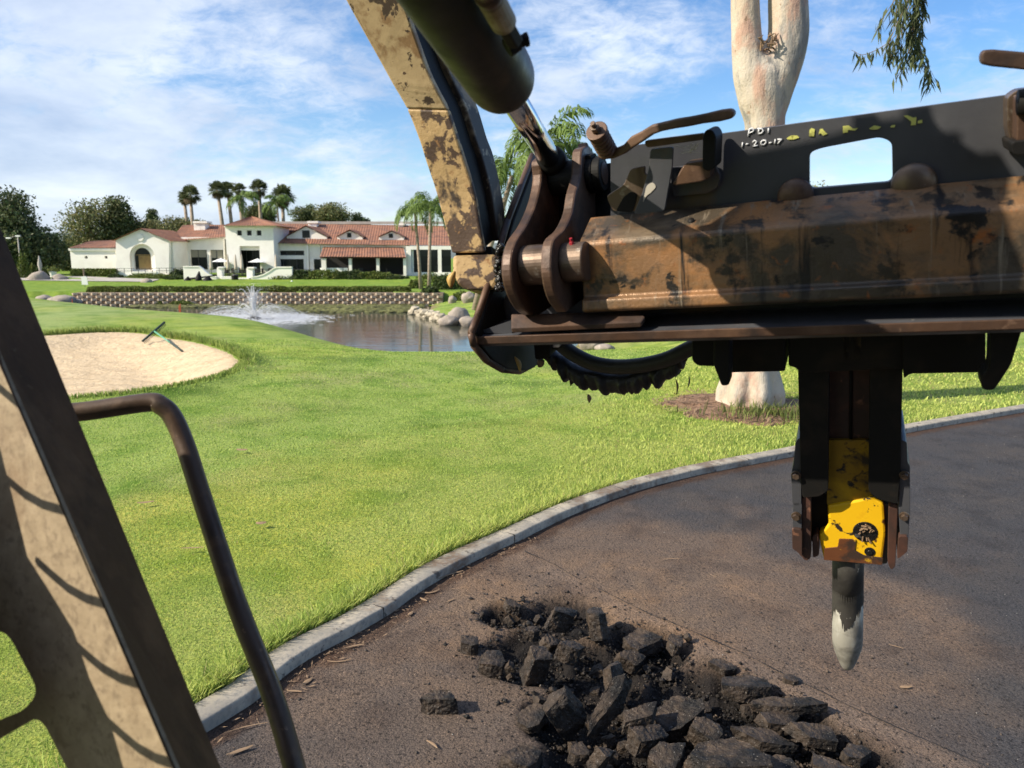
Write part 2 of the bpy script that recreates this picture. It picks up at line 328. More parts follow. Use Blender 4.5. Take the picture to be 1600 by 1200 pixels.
def lawn_h(P):
    P = np.asarray(P, float); X, Y = P[:, 0], P[:, 1]
    dk = poly_sd(P, KA, False)
    z = .026 + .055 * sm(dk, .15, 2.5) + .10 * sm(X, 3, 14) * sm(dk, 1, 6)
    z += .035 * np.sin(X * .55 + 1.3) * np.sin(Y * .42) * sm(dk, .8, 3)
    z -= .13 * np.exp(-(((X + 1.2) - .35 * (Y - 8)) / 1.7) ** 2) * sm(Y, 5, 9)          # swale running to the tree
    z += .14 * sm(Y, 14, 22) * sm(-X, 3, 9)                                                 # golf green
    dl = poly_sd(P, LAKE)
    bank = -2.12 + (.31 - .13 * sm(X, -8, -2.2)) * dl
    k = 1.8; mn = -np.log(np.exp(-np.clip(z, -9, 9) * k * 3) + np.exp(-np.clip(bank, -6, 6) * k * 3)) / (k * 3)
    far = -1.02 + .6 * sm(Y, 66, 84)
    z2 = np.where(Y < 59.5, mn, far)
    z2 = np.where((Y < 59.5) & ((dl < 0) | ((X > -38) & (X < -6.6) & (Y > 57.5))), np.maximum(-2.12 - .5 * np.abs(dl), -3.0), z2)
    # left of the lake the near lawn runs on to the far lawn
    s = sm(Y, 45, 66); land = z * (1 - s) + far * s; side = np.maximum(sm(-X, 38, 46), sm(X, 2, 16) * sm(dl, 1, 6)); z2 = z2 * (1 - side) + land * side
    db = poly_sd(P, BUNKW)
    z2 = np.where(db < 0, z2 - .36 * sm(-db, -.05, 1.3) * (1 - .55 * sm(Y, 12.5, 15.5)), z2)
    z2 = np.where((db > 0) & (db < .5), z2 + .05 * (1 - np.abs(db - .2) / .3).clip(0, 1), z2)
    z2 = np.where(dk < .01, -.22, z2)
    return z2, dk, dl, db
def ground_cols(P, dk, dl, db):
    X, Y = P[:, 0], P[:, 1]; n = len(P); c = np.tile(np.array((.265, .345, .085)), (n, 1))
    def mixc(col, m):
        nonlocal c; c = c * (1 - m[:, None]) + np.array(col) * m[:, None]
    w = np.array([noise.noise(Vector((x * .6, y * .6, 0))) for x, y in P]) if n < 400000 else np.zeros(n)
    w2 = np.array([noise.noise(Vector((x * 2.3, y * 2.3, 4))) for x, y in P]) if n < 400000 else np.zeros(n)
    mixc((.27, .31, .10), sm(w + w2 * .5, .1, .5)); mixc((.155, .225, .05), sm(-w + w2 * .4, .15, .6))
    rough = sm(3.1 + .8 * w2 - dk, 0, .8) * (Y < 12)
    mixc((.31, .33, .08), rough * .55)
    sl = sm(-(X * .5 + 4 + w) , 0, 2) * sm(Y, 15.5 , 17.5) * sm(27 - Y, 0, 3)
    mixc((.27, .34, .13), sl * .85)                                                        # golf green
    mixc((.075, .135, .02), (np.exp(-((db - .25) / .22) ** 2)) * (Y > 11) * .8)
    mixc((.26, .25, .075), sm(X, -4, 0) * sm(Y, 24, 32) * sm(48 - Y, 0, 6) * .6)
    mixc((.24, .18, .11), sm(1.4 - dl, 0, 1) * (Y < 58) * (X > -7))
    mixc((.19, .28, .05), sm(Y, 58, 59)); mixc((.40, .30, .2), (dk < .06) * 1.0)
    return c
def build_ground():
    th = np.concatenate([np.radians(np.arange(-58, 58, .36)), np.radians(np.arange(58, 302, 6))]); th = th[th < np.radians(302)]
    r = [.3]
    while r[-1] < 26: r.append(r[-1] * 1.0165 + .002)
    while r[-1] < 110: r.append(r[-1] * 1.013)
    while r[-1] < 3000: r.append(r[-1] * 1.2)
    r = np.array(r); T, Rr = np.meshgrid(th, r); P = np.stack([Rr * np.sin(T), Rr * np.cos(T)], -1).reshape(-1, 2)
    z, dk, dl, db = lawn_h(P); nt, nr = len(th), len(r)
    z[P[:, 1] < -60] = -.3; z = z - .10 * sm(-db, .06, .22)
    i = np.arange(nr - 1)[:, None] * nt; j = np.arange(nt)[None, :]; j2 = (j + 1) % nt
    F = np.stack([i + j, i + j2, i + nt + j2, i + nt + j], -1).reshape(-1, 4)[:, ::-1]
    me = npmesh('ground', np.column_stack([P, z]), F); vcol(me, ground_cols(P, dk, dl, db))
    link('ground', me, M['lawn'], smooth=True)['kind'] = 'structure'
build_ground()

def sheet(name, x0, x1, y0, y1, st, zf, m, keep=None):
    xs = np.arange(x0, x1, st); ys = np.arange(y0, y1, st); X, Y = np.meshgrid(xs, ys); P = np.stack([X, Y], -1).reshape(-1, 2)
    nx, ny = len(xs), len(ys); i = np.arange(ny - 1)[:, None] * nx; j = np.arange(nx - 1)[None, :]
    F = np.stack([i + j, i + j + 1, i + nx + j + 1, i + nx + j], -1).reshape(-1, 4)
    z = zf(P)
    if keep is not None:
        k = keep(P); F = F[k[F].all(1)]
    me = npmesh(name, np.column_stack([P, z]), F)
    o = link(name, me, m, smooth=True); o['kind'] = 'structure'; return o
def sandz(P):
    z, _, _, db = lawn_h(P)
    w = np.array([noise.noise(Vector((x * 1.1 + y * .8, y * 2.6, 0))) * .022 + noise.noise(Vector((x * 6, y * 9, 2))) * .010 + .007 * math.sin((x * .35 + y + .5 * noise.noise(Vector((x * .5, y * .5, 7)))) * 15) for x, y in P])
    return z + np.where(db < .0, .012 + w * sm(-db, 0, .3), -.03)
bx = [p[0] for p in BUNKW]; by = [p[1] for p in BUNKW]
sheet('bunker_sand', min(bx) - .2, max(bx) + .2, min(by) - .2, max(by) + .2, .06, sandz, M['sand'], lambda P: poly_sd(P, BUNKW) < .09)

# road
HEAP = [(880, 960, .22), (840, 1020, .24), (930, 1040, .26), (1010, 1010, .2), (980, 1110, .28), (1090, 1080, .26), (1060, 1160, .3), (1180, 1110, .2), (1220, 1170, .24), (1310, 1190, .2), (1140, 1196, .24), (1255, 1130, .12), (890, 1120, .18), (960, 1190, .24), (790, 960, .12)]
HEAPW = [(G(x, y).x, G(x, y).y, r) for x, y, r in HEAP]
def heapmask(P):
    m = np.zeros(len(P))
    for x, y, r in HEAPW: m = np.maximum(m, np.exp(-(((P[:, 0] - x) ** 2 + (P[:, 1] - y) ** 2) / (r * r)) ** 1.3))
    return m
SEAM = [G(x, y) for x, y in ((820, 862), (860, 880), (985, 945), (1160, 1022), (1330, 1105), (1600, 1225))]
SEAMA = np.array([(p.x, p.y) for p in SEAM])
def build_road():
    C = np.array((1.0, .6)); th = np.radians(np.arange(0, 360, .5)); D = np.stack([np.cos(th), np.sin(th)], -1)
    bnd = np.vstack([KA + KN * .03, [(60, -20), (20, -30), (-2, -20)]]); A = bnd; B = np.roll(bnd, -1, 0); rb = []
    for d in D:
        best = 1e9
        for a, b in zip(A, B):
            e = b - a; den = d[0] * e[1] - d[1] * e[0]
            if abs(den) < 1e-12: continue
            w = a - C; t = (w[0] * e[1] - w[1] * e[0]) / den; s = (w[0] * d[1] - w[1] * d[0]) / den
            if t > 0 and -1e-9 <= s <= 1 + 1e-9: best = min(best, t)
        rb.append(best)
    rb = np.array(rb); u = np.linspace(0.004, 1, 240) ** 1.35
    P = (C + D[None] * (rb[None, :, None] * u[:, None, None])).reshape(-1, 2)
    nz = np.array([noise.fractal(Vector((x * 2.2, y * 2.2, 0)), .8, 2.2, 4) for x, y in P])
    nf = np.array([noise.noise(Vector((x * 14, y * 14, 3))) for x, y in P])
    hm = heapmask(P); sd = poly_sd(P, SEAMA, False)
    z = .006 * nz + .0025 * nf - .085 * sm(hm, .22, .8) * (1 + .6 * nf)
    dk = poly_sd(P, KA, False); z = np.where(dk > -.02, 0, z)
    c = np.tile(np.array((.064, .061, .064)), (len(P), 1))
    def mixc(col, m):
        nonlocal c; c = c * (1 - m[:, None]) + np.array(col) * m[:, None]
    dust = np.exp(-(((P[:, 0] - .35) / 1.5) ** 2 + ((P[:, 1] - 3.5) / 1.25) ** 2)) + .22 * nz
    mixc((.155, .112, .085), sm(dust, .05, .55)); mixc((.23, .155, .10), sm(dust + .25 * nf, .75, 1.15) * .8)
    g = sm(np.abs(sd) * -1 + .17, 0, .12) * sm(-sd, -.01, .05); mixc((.20, .145, .11), g * .7)
    mixc((.13, .10, .082), (sm(1.1 - np.abs(P[:, 0] + .1), 0, .6) * (P[:, 1] < 3.0)) * .7)
    mixc((.016, .013, .012), sm(hm + .12 * nf + .1 * nz, .28, .55)); mixc((.075, .042, .026), sm(.14 + dk + nf * .05, 0, .07) * .8)
    nt, nr = len(th), len(u); i = np.arange(nr - 1)[:, None] * nt; j = np.arange(nt)[None, :]; j2 = (j + 1) % nt
    F = np.stack([i + j, i + j2, i + nt + j2, i + nt + j], -1).reshape(-1, 4)[:, ::-1]
    me = npmesh('road', np.column_stack([P, z]), F)
    if me.polygons[0].normal.z < 0: me.flip_normals()
    vcol(me, c); link('road', me, M['road'], smooth=True)['kind'] = 'structure'
build_road()
def build_kerb():
    prof = [(0, -.2), (0, KH - .012), (.004, KH - .004), (.012, KH), (KW - .012, KH + .002), (KW - .003, KH - .006), (KW, -.2)]
    vs = []; fs = []; k = len(prof)
    for i, (p, n) in enumerate(zip(KA, KN)):
        for o, z in prof:
            w = .004 * noise.noise(Vector((p[0] * 5, p[1] * 5, o * 20)))
            q = p + n * (o + w); vs.append((q[0], q[1], z + (w * .7 if z > 0 else 0)))
    for i in range(len(KA) - 1):
        for j in range(k - 1): fs.append((i * k + j, i * k + j + 1, (i + 1) * k + j + 1, (i + 1) * k + j))
    me = bpy.data.meshes.new('kerb'); me.from_pydata(vs, [], fs)
    bm = bmesh.new(); bm.from_mesh(me); bmesh.ops.recalc_face_normals(bm, faces=bm.faces); bm.to_mesh(me); bm.free()
    o = link('kerb', me, M['kerb'], smooth=True); o['kind'] = 'structure'
build_kerb()

def kerb_joints():
    d = np.concatenate([[0], np.cumsum(np.linalg.norm(np.diff(KA, axis=0), axis=1))]); m = MB(); L = 4.6
    while L < 20:
        i = int(np.searchsorted(d, L)); p, n = KA[i], KN[i]; t = np.array((n[1], -n[0])); w = .0022
        q = [p - n * .0015 - t * w, p - n * .0015 + t * w, p + n * (KW + .0) + t * w, p + n * KW - t * w]; m.hexa([(*c, -.02) for c in q] + [(*c, KH + .0012) for c in q]); L += 1.15 + .1 * (i % 3)
    m.build('kerb_joints', M['chunk'])['kind'] = 'structure'
kerb_joints()
# water, far wall, hills
me = npmesh('water', [(-60, 24, WZ), (6, 24, WZ), (6, 58.45, WZ), (-60, 58.45, WZ)], [(0, 1, 2, 3)]); link('water', me, M['water'])['kind'] = 'structure'
hv = []; n_ = 90
for i in range(n_ + 1):
    x = -900 + 1800 * i / n_; h = 26 + 20 * noise.fractal(Vector((x * .004, 3, 0)), 1, 2, 4) + 0
    hv += [(x, 700, -5), (x, 760, max(4, h * .62))]
hf = [(2 * i, 2 * i + 2, 2 * i + 3, 2 * i + 1) for i in range(n_)]
hv += [(v[0], 1000, v[2] * .6) for v in hv[1::2]]; b_ = 2 * (n_ + 1); hf2 = [(2 * i + 1, 2 * i + 3, b_ + i + 1, b_ + i) for i in range(n_)]
link('hills', npmesh('hills', hv, hf + hf2), M['hill'], smooth=True)['kind'] = 'structure'

# ------------------------------------------------------------------ grass blades (uncountable)
def grass_blades(name, P, z, h, w, cols, mat, lean=.6):
    n = len(P); a = RNG.uniform(0, 2 * np.pi, n); la = RNG.uniform(0, 2 * np.pi, n); ln = RNG.uniform(.1, 1, n) * lean * h
    b = np.column_stack([P, z]); dx = np.stack([np.cos(a) * w * .5, np.sin(a) * w * .5, np.zeros(n)], -1)
    off = np.stack([np.cos(la) * ln, np.sin(la) * ln, np.zeros(n)], -1)
    mid = b + off * .35; mid[:, 2] += h * .6; tip = b + off; tip[:, 2] += h
    V = np.stack([b - dx, b + dx, mid + dx * .8, mid - dx * .8, tip], 1).reshape(-1, 3)
    i = np.arange(n)[:, None] * 5
    F = np.vstack([i + np.array([[0, 1, 2]]), i + np.array([[0, 2, 3]]), i + np.array([[3, 2, 4]])])
    me = npmesh(name, V, F); vcol(me, np.repeat(cols, 5, 0)); o = link(name, me, mat, smooth=False); return o
MOWA = np.array([tuple(G(x, y, .07).xy) for x, y in ((1300, 560), (1010, 575), (945, 620), (915, 672), (872, 722), (790, 776), (690, 838), (590, 902), (500, 962), (400, 1030), (300, 1100))])
def shortcut(P): return sm(poly_sd(P, MOWA, False) * -1, -.08, .12)      # 1 on the close mown side
def grass_cols(P, n):
    dk = poly_sd(P, KA, False); w = np.array([noise.noise(Vector((x * 1.3, y * 1.3, 9))) for x, y in P]); t = RNG.uniform(0, 1, n)
    base = np.array((.36, .49, .11)); yel = np.array((.55, .60, .16)); dk_ = np.array((.19, .29, .055)); straw = np.array((.42, .34, .16))
    band = sm(np.sin(P[:, 0] * .9 + P[:, 1] * .55 + w * .8), -.3, .5); sh = shortcut(P); m = np.clip(.62 - .48 * sh + .16 * band + .5 * w + .45 * (t - .5) + .22 * sm(1.6 - dk, 0, 1.2), 0, 1)[:, None]
    c = base * (1 - m) + yel * m; d = (RNG.uniform(0, 1, n) < .26)[:, None]; c = np.where(d, dk_, c)
    c = np.where((RNG.uniform(0, 1, n) < .025 + .05 * sm(.4 - dk, 0, .3))[:, None], straw, c); return c, dk
def scatter_grass():
    rings = [(2.0, 4.2, 11500, .024, .0031), (4.2, 6.5, 6000, .026, .0046), (6.5, 10, 2100, .029, .0075), (10, 16, 480, .034, .016)]
    for r0, r1, dens, h, w in rings:
        n = int(dens * math.pi * (r1 * r1 - r0 * r0) * 84 / 360)
        r = np.sqrt(RNG.uniform(r0 * r0, r1 * r1, n)); t = np.radians(RNG.uniform(-42, 42, n))
        P = np.stack([r * np.sin(t), r * np.cos(t)], -1)
        dk = poly_sd(P, KA, False); P = P[dk > KW + .004]
        z, dk, dl, db = lawn_h(P); k = (db > .03) & (dl > 1)
        P = P[k]; z = z[k]; n = len(P); c, dk = grass_cols(P, n)
        tall = 1 + 1.0 * sm(.45 - dk, 0, .25) * RNG.uniform(.2, 1.15, n) + .5 * (np.abs(db[k] - .15) < .15) * RNG.uniform(0, 1, n)
        tuft = 1 + .45 * np.array([noise.noise(Vector((x * 5, y * 5, 1))) for x, y in P])
        hh = h * (1.0 - .5 * shortcut(P)) * RNG.uniform(.5, 1.2, n) * tall * tuft; z = z - .002
        g = grass_blades('lawn_grass', P, z, hh, w * RNG.uniform(.7, 1.3, n), c, M['grass'], lean=.95); g['kind'] = 'stuff'
scatter_grass()
def edge_grass():
    # longer blades leaning over the kerb, and the shaggy lip of the bunker
    i = RNG.integers(0, len(KA) - 60, 16000); f = RNG.uniform(0, 1, 16000)[:, None]
    P = KA[i] * (1 - f) + KA[i + 1] * f + KN[i] * (KW + .005 + np.abs(RNG.normal(0, .05, 16000)))[:, None]
    k = (P[:, 1] > 1.8) & (P[:, 1] < 10); P = P[k]; z = lawn_h(P)[0]; n = len(P); c, _ = grass_cols(P, n)
    g = grass_blades('edge_grass', P, z, RNG.uniform(.03, .085, n) , np.full(n, .005), c, M['grass'], lean=1.1); g['kind'] = 'stuff'
    B = np.array(BUNKW); n = 11000; i = RNG.integers(0, len(B), n); f = RNG.uniform(0, 1, n)[:, None]
    P = B[i] * (1 - f) + B[(i + 1) % len(B)] * f + RNG.normal(0, .09, (n, 2)); z, _, _, db = lawn_h(P); k = (db > 0); P = P[k]; z = z[k]; n = len(P)
    c, _ = grass_cols(P, n); far = P[:, 1] > 11.5
    g = grass_blades('bunker_lip_grass', P, z, RNG.uniform(.04, .11, n) * np.where(far, 1.3, .7), np.full(n, .014), c * .7, M['grass'], lean=.7); g['kind'] = 'stuff'
edge_grass()

# ------------------------------------------------------------------ broken asphalt
def chunk_mesh(name, sx, sy, sz, seed, flat=.5, cuts=3, rough=.10):
    rnd = random.Random(seed); bm = bmesh.new(); n = 7
    for k in range(n):
        a = 2 * math.pi * k / n + rnd.uniform(-.42, .42); r = rnd.uniform(.62, 1)
        for s in (-1, 1):
            rr = r * rnd.uniform(.74, 1); bm.verts.new((math.cos(a) * rr * sx / 2, math.sin(a) * rr * sy / 2, s * sz / 2 * (rnd.uniform(.88, 1) if sz < .6 * sy else rnd.uniform(.6, 1))))
    r = bmesh.ops.convex_hull(bm, input=bm.verts); bmesh.ops.delete(bm, geom=[g for g in r['geom_interior'] if isinstance(g, bmesh.types.BMVert)], context='VERTS')
    bmesh.ops.triangulate(bm, faces=bm.faces)
    for _ in range(cuts):
        bmesh.ops.subdivide_edges(bm, edges=bm.edges, cuts=1, use_grid_fill=True)
    bm.normal_update(); m = (sx * sy * sz) ** (1 / 3); q = rough * .46; sd = Vector((seed * 1.3, seed * .7, 0))
    d = [v.normal * m * q * (noise.noise(v.co * (3 / m) + sd) * .7 + noise.noise(v.co * (8 / m) + sd) * .45 + noise.noise(v.co * 90 + sd) * .45 + abs(noise.noise(v.co * 190 + sd)) * .35 - .25) for v in bm.verts]
    for v, e in zip(bm.verts, d): v.co += e
    me = bpy.data.meshes.new(name); bm.to_mesh(me); bm.free(); return me
def rock_mesh(name, w, d, h, seed, rough=.16, sub=3):
    bm = bmesh.new(); bmesh.ops.create_icosphere(bm, subdivisions=sub, radius=.5)
    for v in bm.verts:
        c = v.co.copy(); f = 1 + rough * 1.6 * noise.noise(c * 2.2 + Vector((seed, 0, 0))) + rough * .7 * noise.noise(c * 6 + Vector((0, seed, 0)))
        v.co = Vector((c.x * f * w, c.y * f * d, (c.z * f + .1) * h))
    me = bpy.data.meshes.new(name); bm.to_mesh(me); bm.free(); return me
HG = 'pieces of broken asphalt at the dug hole'
def chunk(px, py, w, d, h, rot, label, seed, z=None, cuts=3, rough=.10, group=HG, flat=.5):
    """px,py: where its middle shows; w,d,h in metres; rot: euler degrees"""
    zc = h * .38 if z is None else z
    p = G(px, py, zc)
    me = chunk_mesh('asphalt_chunk', w, d, h, seed, cuts=cuts, rough=rough, flat=flat)
    o = link('asphalt_chunk', me, M['chunk']); p.z -= .018 * float(heapmask(np.array([(p.x, p.y)]))[0]); o.location = p; o.rotation_euler = tuple(R_(a) for a in rot)
    return tag(o, label, 'rubble', group)
HERO = [
 (690, 1099, .175, .115, .085, (4, -5, -12), 'rounded dark asphalt lump lying alone near the kerb with its own shadow beside it', None),
 (734, 1006, .115, .10, .08, (8, 4, 20), 'small dark lump just beyond the lone rounded lump', None),
 (770, 1038, .15, .13, .10, (10, -8, 60), 'dark crumbly lump at the kerb side of the heap', None),
 (836, 1040, .12, .13, .19, (15, 12, 10), 'upright brown-faced slab piece in the kerb side of the heap', .06),
 (875, 966, .17, .12, .13, (12, 20, 35), 'glossy faceted chunk standing at the far end of the heap', .07),
 (931, 974, .14, .11, .16, (-12, 8, 70), 'brown dusted block beside the glossy faceted chunk', .05),
 (893, 1014, .15, .12, .09, (5, 18, 15), 'black chunk in the middle of the heap under the glossy faceted one', .06),
 (857, 1000, .09, .08, .07, (25, 8, 45), 'fist sized black chunk wedged between the upright brown-faced slab and the glossy one', .07),
 (830, 985, .10, .08, .07, (5, 8, 15), 'small black chunk at the far kerb-side corner of the heap', .05),
 (800, 945, .11, .09, .05, (5, 18, 15), 'flat crumbling piece at the very far tip of the heap', .02),
 (884, 1104, .11, .155, .21, (34, -12, -38), 'tall slab tipped on edge in the middle of the heap', .08),
 (952, 1098, .34, .075, .12, (10, -34, 42), 'long slab leaning diagonally over the hole', .07),
 (1003, 1112, .19, .09, .055, (8, -12, 28), 'thin tongue shaped slab beside the long leaning slab', .07),
 (1000, 1000, .22, .20, .06, (3, -6, 25), 'broken plate of brown road surface at the edge of the hole', .0),
 (985, 1030, .15, .12, .09, (24, 10, 10), 'speckled chunk under the broken plate of road surface', .0),
 (1055, 1003, .11, .10, .06, (12, 4, 30), 'small brown block broken off behind the road surface plate', .02),
 (960, 1060, .12, .10, .15, (-20, 14, 55), 'wedge standing against the long leaning slab', .05),
 (1165, 1072, .24, .16, .07, (-5, 5, 10), 'brown flattish block at the far side of the hole below the breaker point', .02),
 (1228, 1097, .34, .08, .045, (4, -2, -4), 'long thin slab lying level and casting a pointed shadow', .045),
 (1220, 1122, .24, .10, .05, (6, 8, 12), 'dark slab tucked under the long thin level slab', .02),
 (1272, 1143, .21, .12, .05, (8, 10, -14), 'brown angular slab nearest the bare road on the breaker side', .03),
 (1195, 1150, .26, .12, .045, (2, 8, -18), 'ridge of brown slab behind the large front slab', .02),
 (1143, 1184, .36, .17, .10, (3, -4, -8), 'largest slab at the front edge of the picture', .05),
 (1060, 1120, .24, .18, .12, (12, -18, 30), 'big shaded chunk sunk in the middle of the hole', .0),
 (1010, 1152, .22, .13, .10, (8, 14, 20), 'dark chunk in front of the thin tongue shaped slab', .02),
 (1105, 1140, .16, .13, .10, (20, 14, -20), 'shaded chunk between the sunk chunk and the largest slab', .02),
 (827, 1121, .17, .12, .045, (5, -8, 8), 'flat brown flake on the kerb side of the tipped slab', .02),
 (938, 1180, .10, .07, .11, (30, 14, 50), 'narrow chunk standing at the front of the heap', .04),
 (905, 1172, .09, .07, .05, (10, 4, 10), 'pale fronted small chunk beside the narrow standing one', .03),
 (820, 1190, .18, .13, .07, (5, 4, 30), 'low dark lump at the near kerb-side end of the heap', None),
 (1335, 1172, .15, .10, .035, (5, 7, 20), 'thin low slab farthest along the heap below the breaker point', .012),
 (1300, 1196, .19, .12, .04, (-4, 6, -30), 'flat dark slab at the front beyond the largest slab', .015),
 (1215, 1196, .15, .12, .045, (6, -9, 15), 'dark block touching the largest slab on its breaker side', .02),
 (1235, 1062, .09, .07, .03, (6, 5, 10), 'small flat piece at the far rim under the breaker point', .01),
 (1130, 1040, .13, .09, .035, (4, 8, -30), 'flat broken piece along the saw cut past the road surface plate', .01),
 (1040, 1185, .18, .13, .09, (15, -14, 30), 'rough chunk at the front between the narrow one and the largest slab', .02),
]
for i, h in enumerate(HERO): chunk(h[0], h[1], h[2] * 1.12, h[3] * 1.15, h[4] * .92, h[5], h[6], 100 + i * 3, h[7], cuts=4, rough=.10 + .05 * (i == 0))
import re
HEROP = []
for h in HERO:
    w_ = re.split(r' (?=lying|just|at|in|standing|beside|wedged|tipped|leaning|under|against|below|tucked|nearest|behind|sunk|between|on|casting) ?', h[6].replace(' with its own shadow beside it', ''))[0].split()
    HEROP.append((G(h[0], h[1]), ' '.join(h[6].split()[:6]) if len(w_) < 3 else ' '.join(w_[:6])))
rr = random.Random(5); protos = []
for k in range(7): protos.append(chunk_mesh('asphalt_lump', .07, .055, .042, 900 + k, cuts=2, rough=.14)); protos[-1].materials.append(M['chunk'])
n_l = 0
while n_l < 95:
    x, y, r = rr.choice(HEAPW); a = rr.uniform(0, 6.28); q = r * math.sqrt(rr.random()) * 1.05
    X, Y = x + math.cos(a) * q, y + math.sin(a) * q
    if poly_sd([(X, Y)], KA, False)[0] > -.08: continue
    o = bpy.data.objects.new('asphalt_lump', protos[n_l % 7]); COL.objects.link(o); s = rr.uniform(.45, 1.35)
    o.scale = (s, s, s); o.location = (X, Y, float(-.07 * sm(heapmask(np.array([(X, Y)])), .25, .8)[0]) + rr.uniform(-.005, .04)); o.rotation_euler = [rr.uniform(0, 6.28) for _ in range(3)]
    nh = min(HEROP, key=lambda q: (q[0].x - X) ** 2 + (q[0].y - Y) ** 2); dx, dy = X - nh[0].x, Y - nh[0].y
    where = ('beyond' if dy > 0 else 'in front of') if abs(dy) > abs(dx) else ('on the breaker side of' if dx > 0 else 'on the kerb side of')
    tag(o, f"{'tiny' if s < .7 else 'small' if s < 1.05 else 'fist sized'} loose lump {where} the {nh[1]}", 'rubble', 'loose lumps in the asphalt heap'); n_l += 1
def crumbs(name, P, z, s, mat, nsh=1):
    base = np.array([(1, 0, 0), (-1, 0, 0), (0, 1, 0), (0, -1, 0), (0, 0, 1), (0, 0, -1)], float)
    F0 = np.array([(0, 2, 4), (2, 1, 4), (1, 3, 4), (3, 0, 4), (2, 0, 5), (1, 2, 5), (3, 1, 5), (0, 3, 5)])
    n = len(P); V = base[None] * RNG.uniform(.55, 1.2, (n, 6, 1)) + RNG.uniform(-.3, .3, (n, 6, 3))
    a = RNG.uniform(0, 6.28, n); c, s_ = np.cos(a), np.sin(a); x = V[..., 0] * c[:, None] - V[..., 1] * s_[:, None]; y = V[..., 0] * s_[:, None] + V[..., 1] * c[:, None]
    V = np.stack([x, y, V[..., 2] * .7], -1) * s[:, None, None]; V += np.column_stack([P, z])[:, None]
    F = (np.arange(n)[:, None, None] * 6 + F0[None]).reshape(-1, 3)
    o = link(name, npmesh(name, V.reshape(-1, 3), F), mat); o['kind'] = 'stuff'; return o
def pit(P): return -.075 * sm(heapmask(np.asarray(P)), .25, .8)
def scat(n, lo, hi, spread, smin, smax, zz=0.0, pw=3):
    h = np.array(HEAPW); i = RNG.integers(0, len(h), n); P = h[i, :2] + RNG.normal(0, 1, (n, 2)) * h[i, 2:3] * spread
    P = P[poly_sd(P, KA, False) < -.03]; s = smin + (smax - smin) * RNG.uniform(0, 1, len(P)) ** pw; return P, pit(P) + RNG.uniform(lo, hi, len(P)), s
crumbs('asphalt_crumbs', *scat(9000, -.02, .012, .66, .002, .016, pw=4), M['chunk'])
crumbs('scattered_grit', *scat(5200, -.003, .004, 1.5, .0018, .010, pw=4), M['crumb'])
n = 5200; P = np.stack([RNG.uniform(-1.3, 5.5, n), 1.9 + RNG.uniform(0, 1, n) ** 1.5 * 5.5], -1); P = P[poly_sd(P, KA, False) < -.02]
crumbs('road_grit', P, np.full(len(P), .003), .0014 + .004 * RNG.uniform(0, 1, len(P)) ** 4, M['crumb'])
n = 900; P = np.stack([RNG.uniform(-1.3, 5.5, n), 1.9 + RNG.uniform(0, 1, n) ** 1.5 * 5.5], -1); P = P[poly_sd(P, KA, False) < -.02]
crumbs('pale_grit', P, np.full(len(P), .003), .0012 + .0022 * RNG.uniform(0, 1, len(P)) ** 3, M['concrete'])
def seam():
    P = smooth_path([Vector((p.x, p.y, 0)) for p in SEAM], 40); V = []; F = []; n = len(P)
    for i, p in enumerate(P):
        t = (P[min(i + 1, n - 1)] - P[max(i - 1, 0)]).normalized(); q = Vector((-t.y, t.x, 0)); w = .0015 + .0055 * abs(noise.noise(p * 7)) ; o = q * .012 * noise.noise(p * 4)
        z = Vector((0, 0, .0035 + .006 * noise.fractal(Vector((p.x * 2.2, p.y * 2.2, 0)), .8, 2.2, 4))); V += [p + o + q * w + z, p + o - q * w + z]
    for i in range(n - 1): F.append((2 * i, 2 * i + 1, 2 * i + 3, 2 * i + 2))
    link('road_seam', npmesh('road_seam', V, F), M['chunk'])['kind'] = 'structure'
seam()
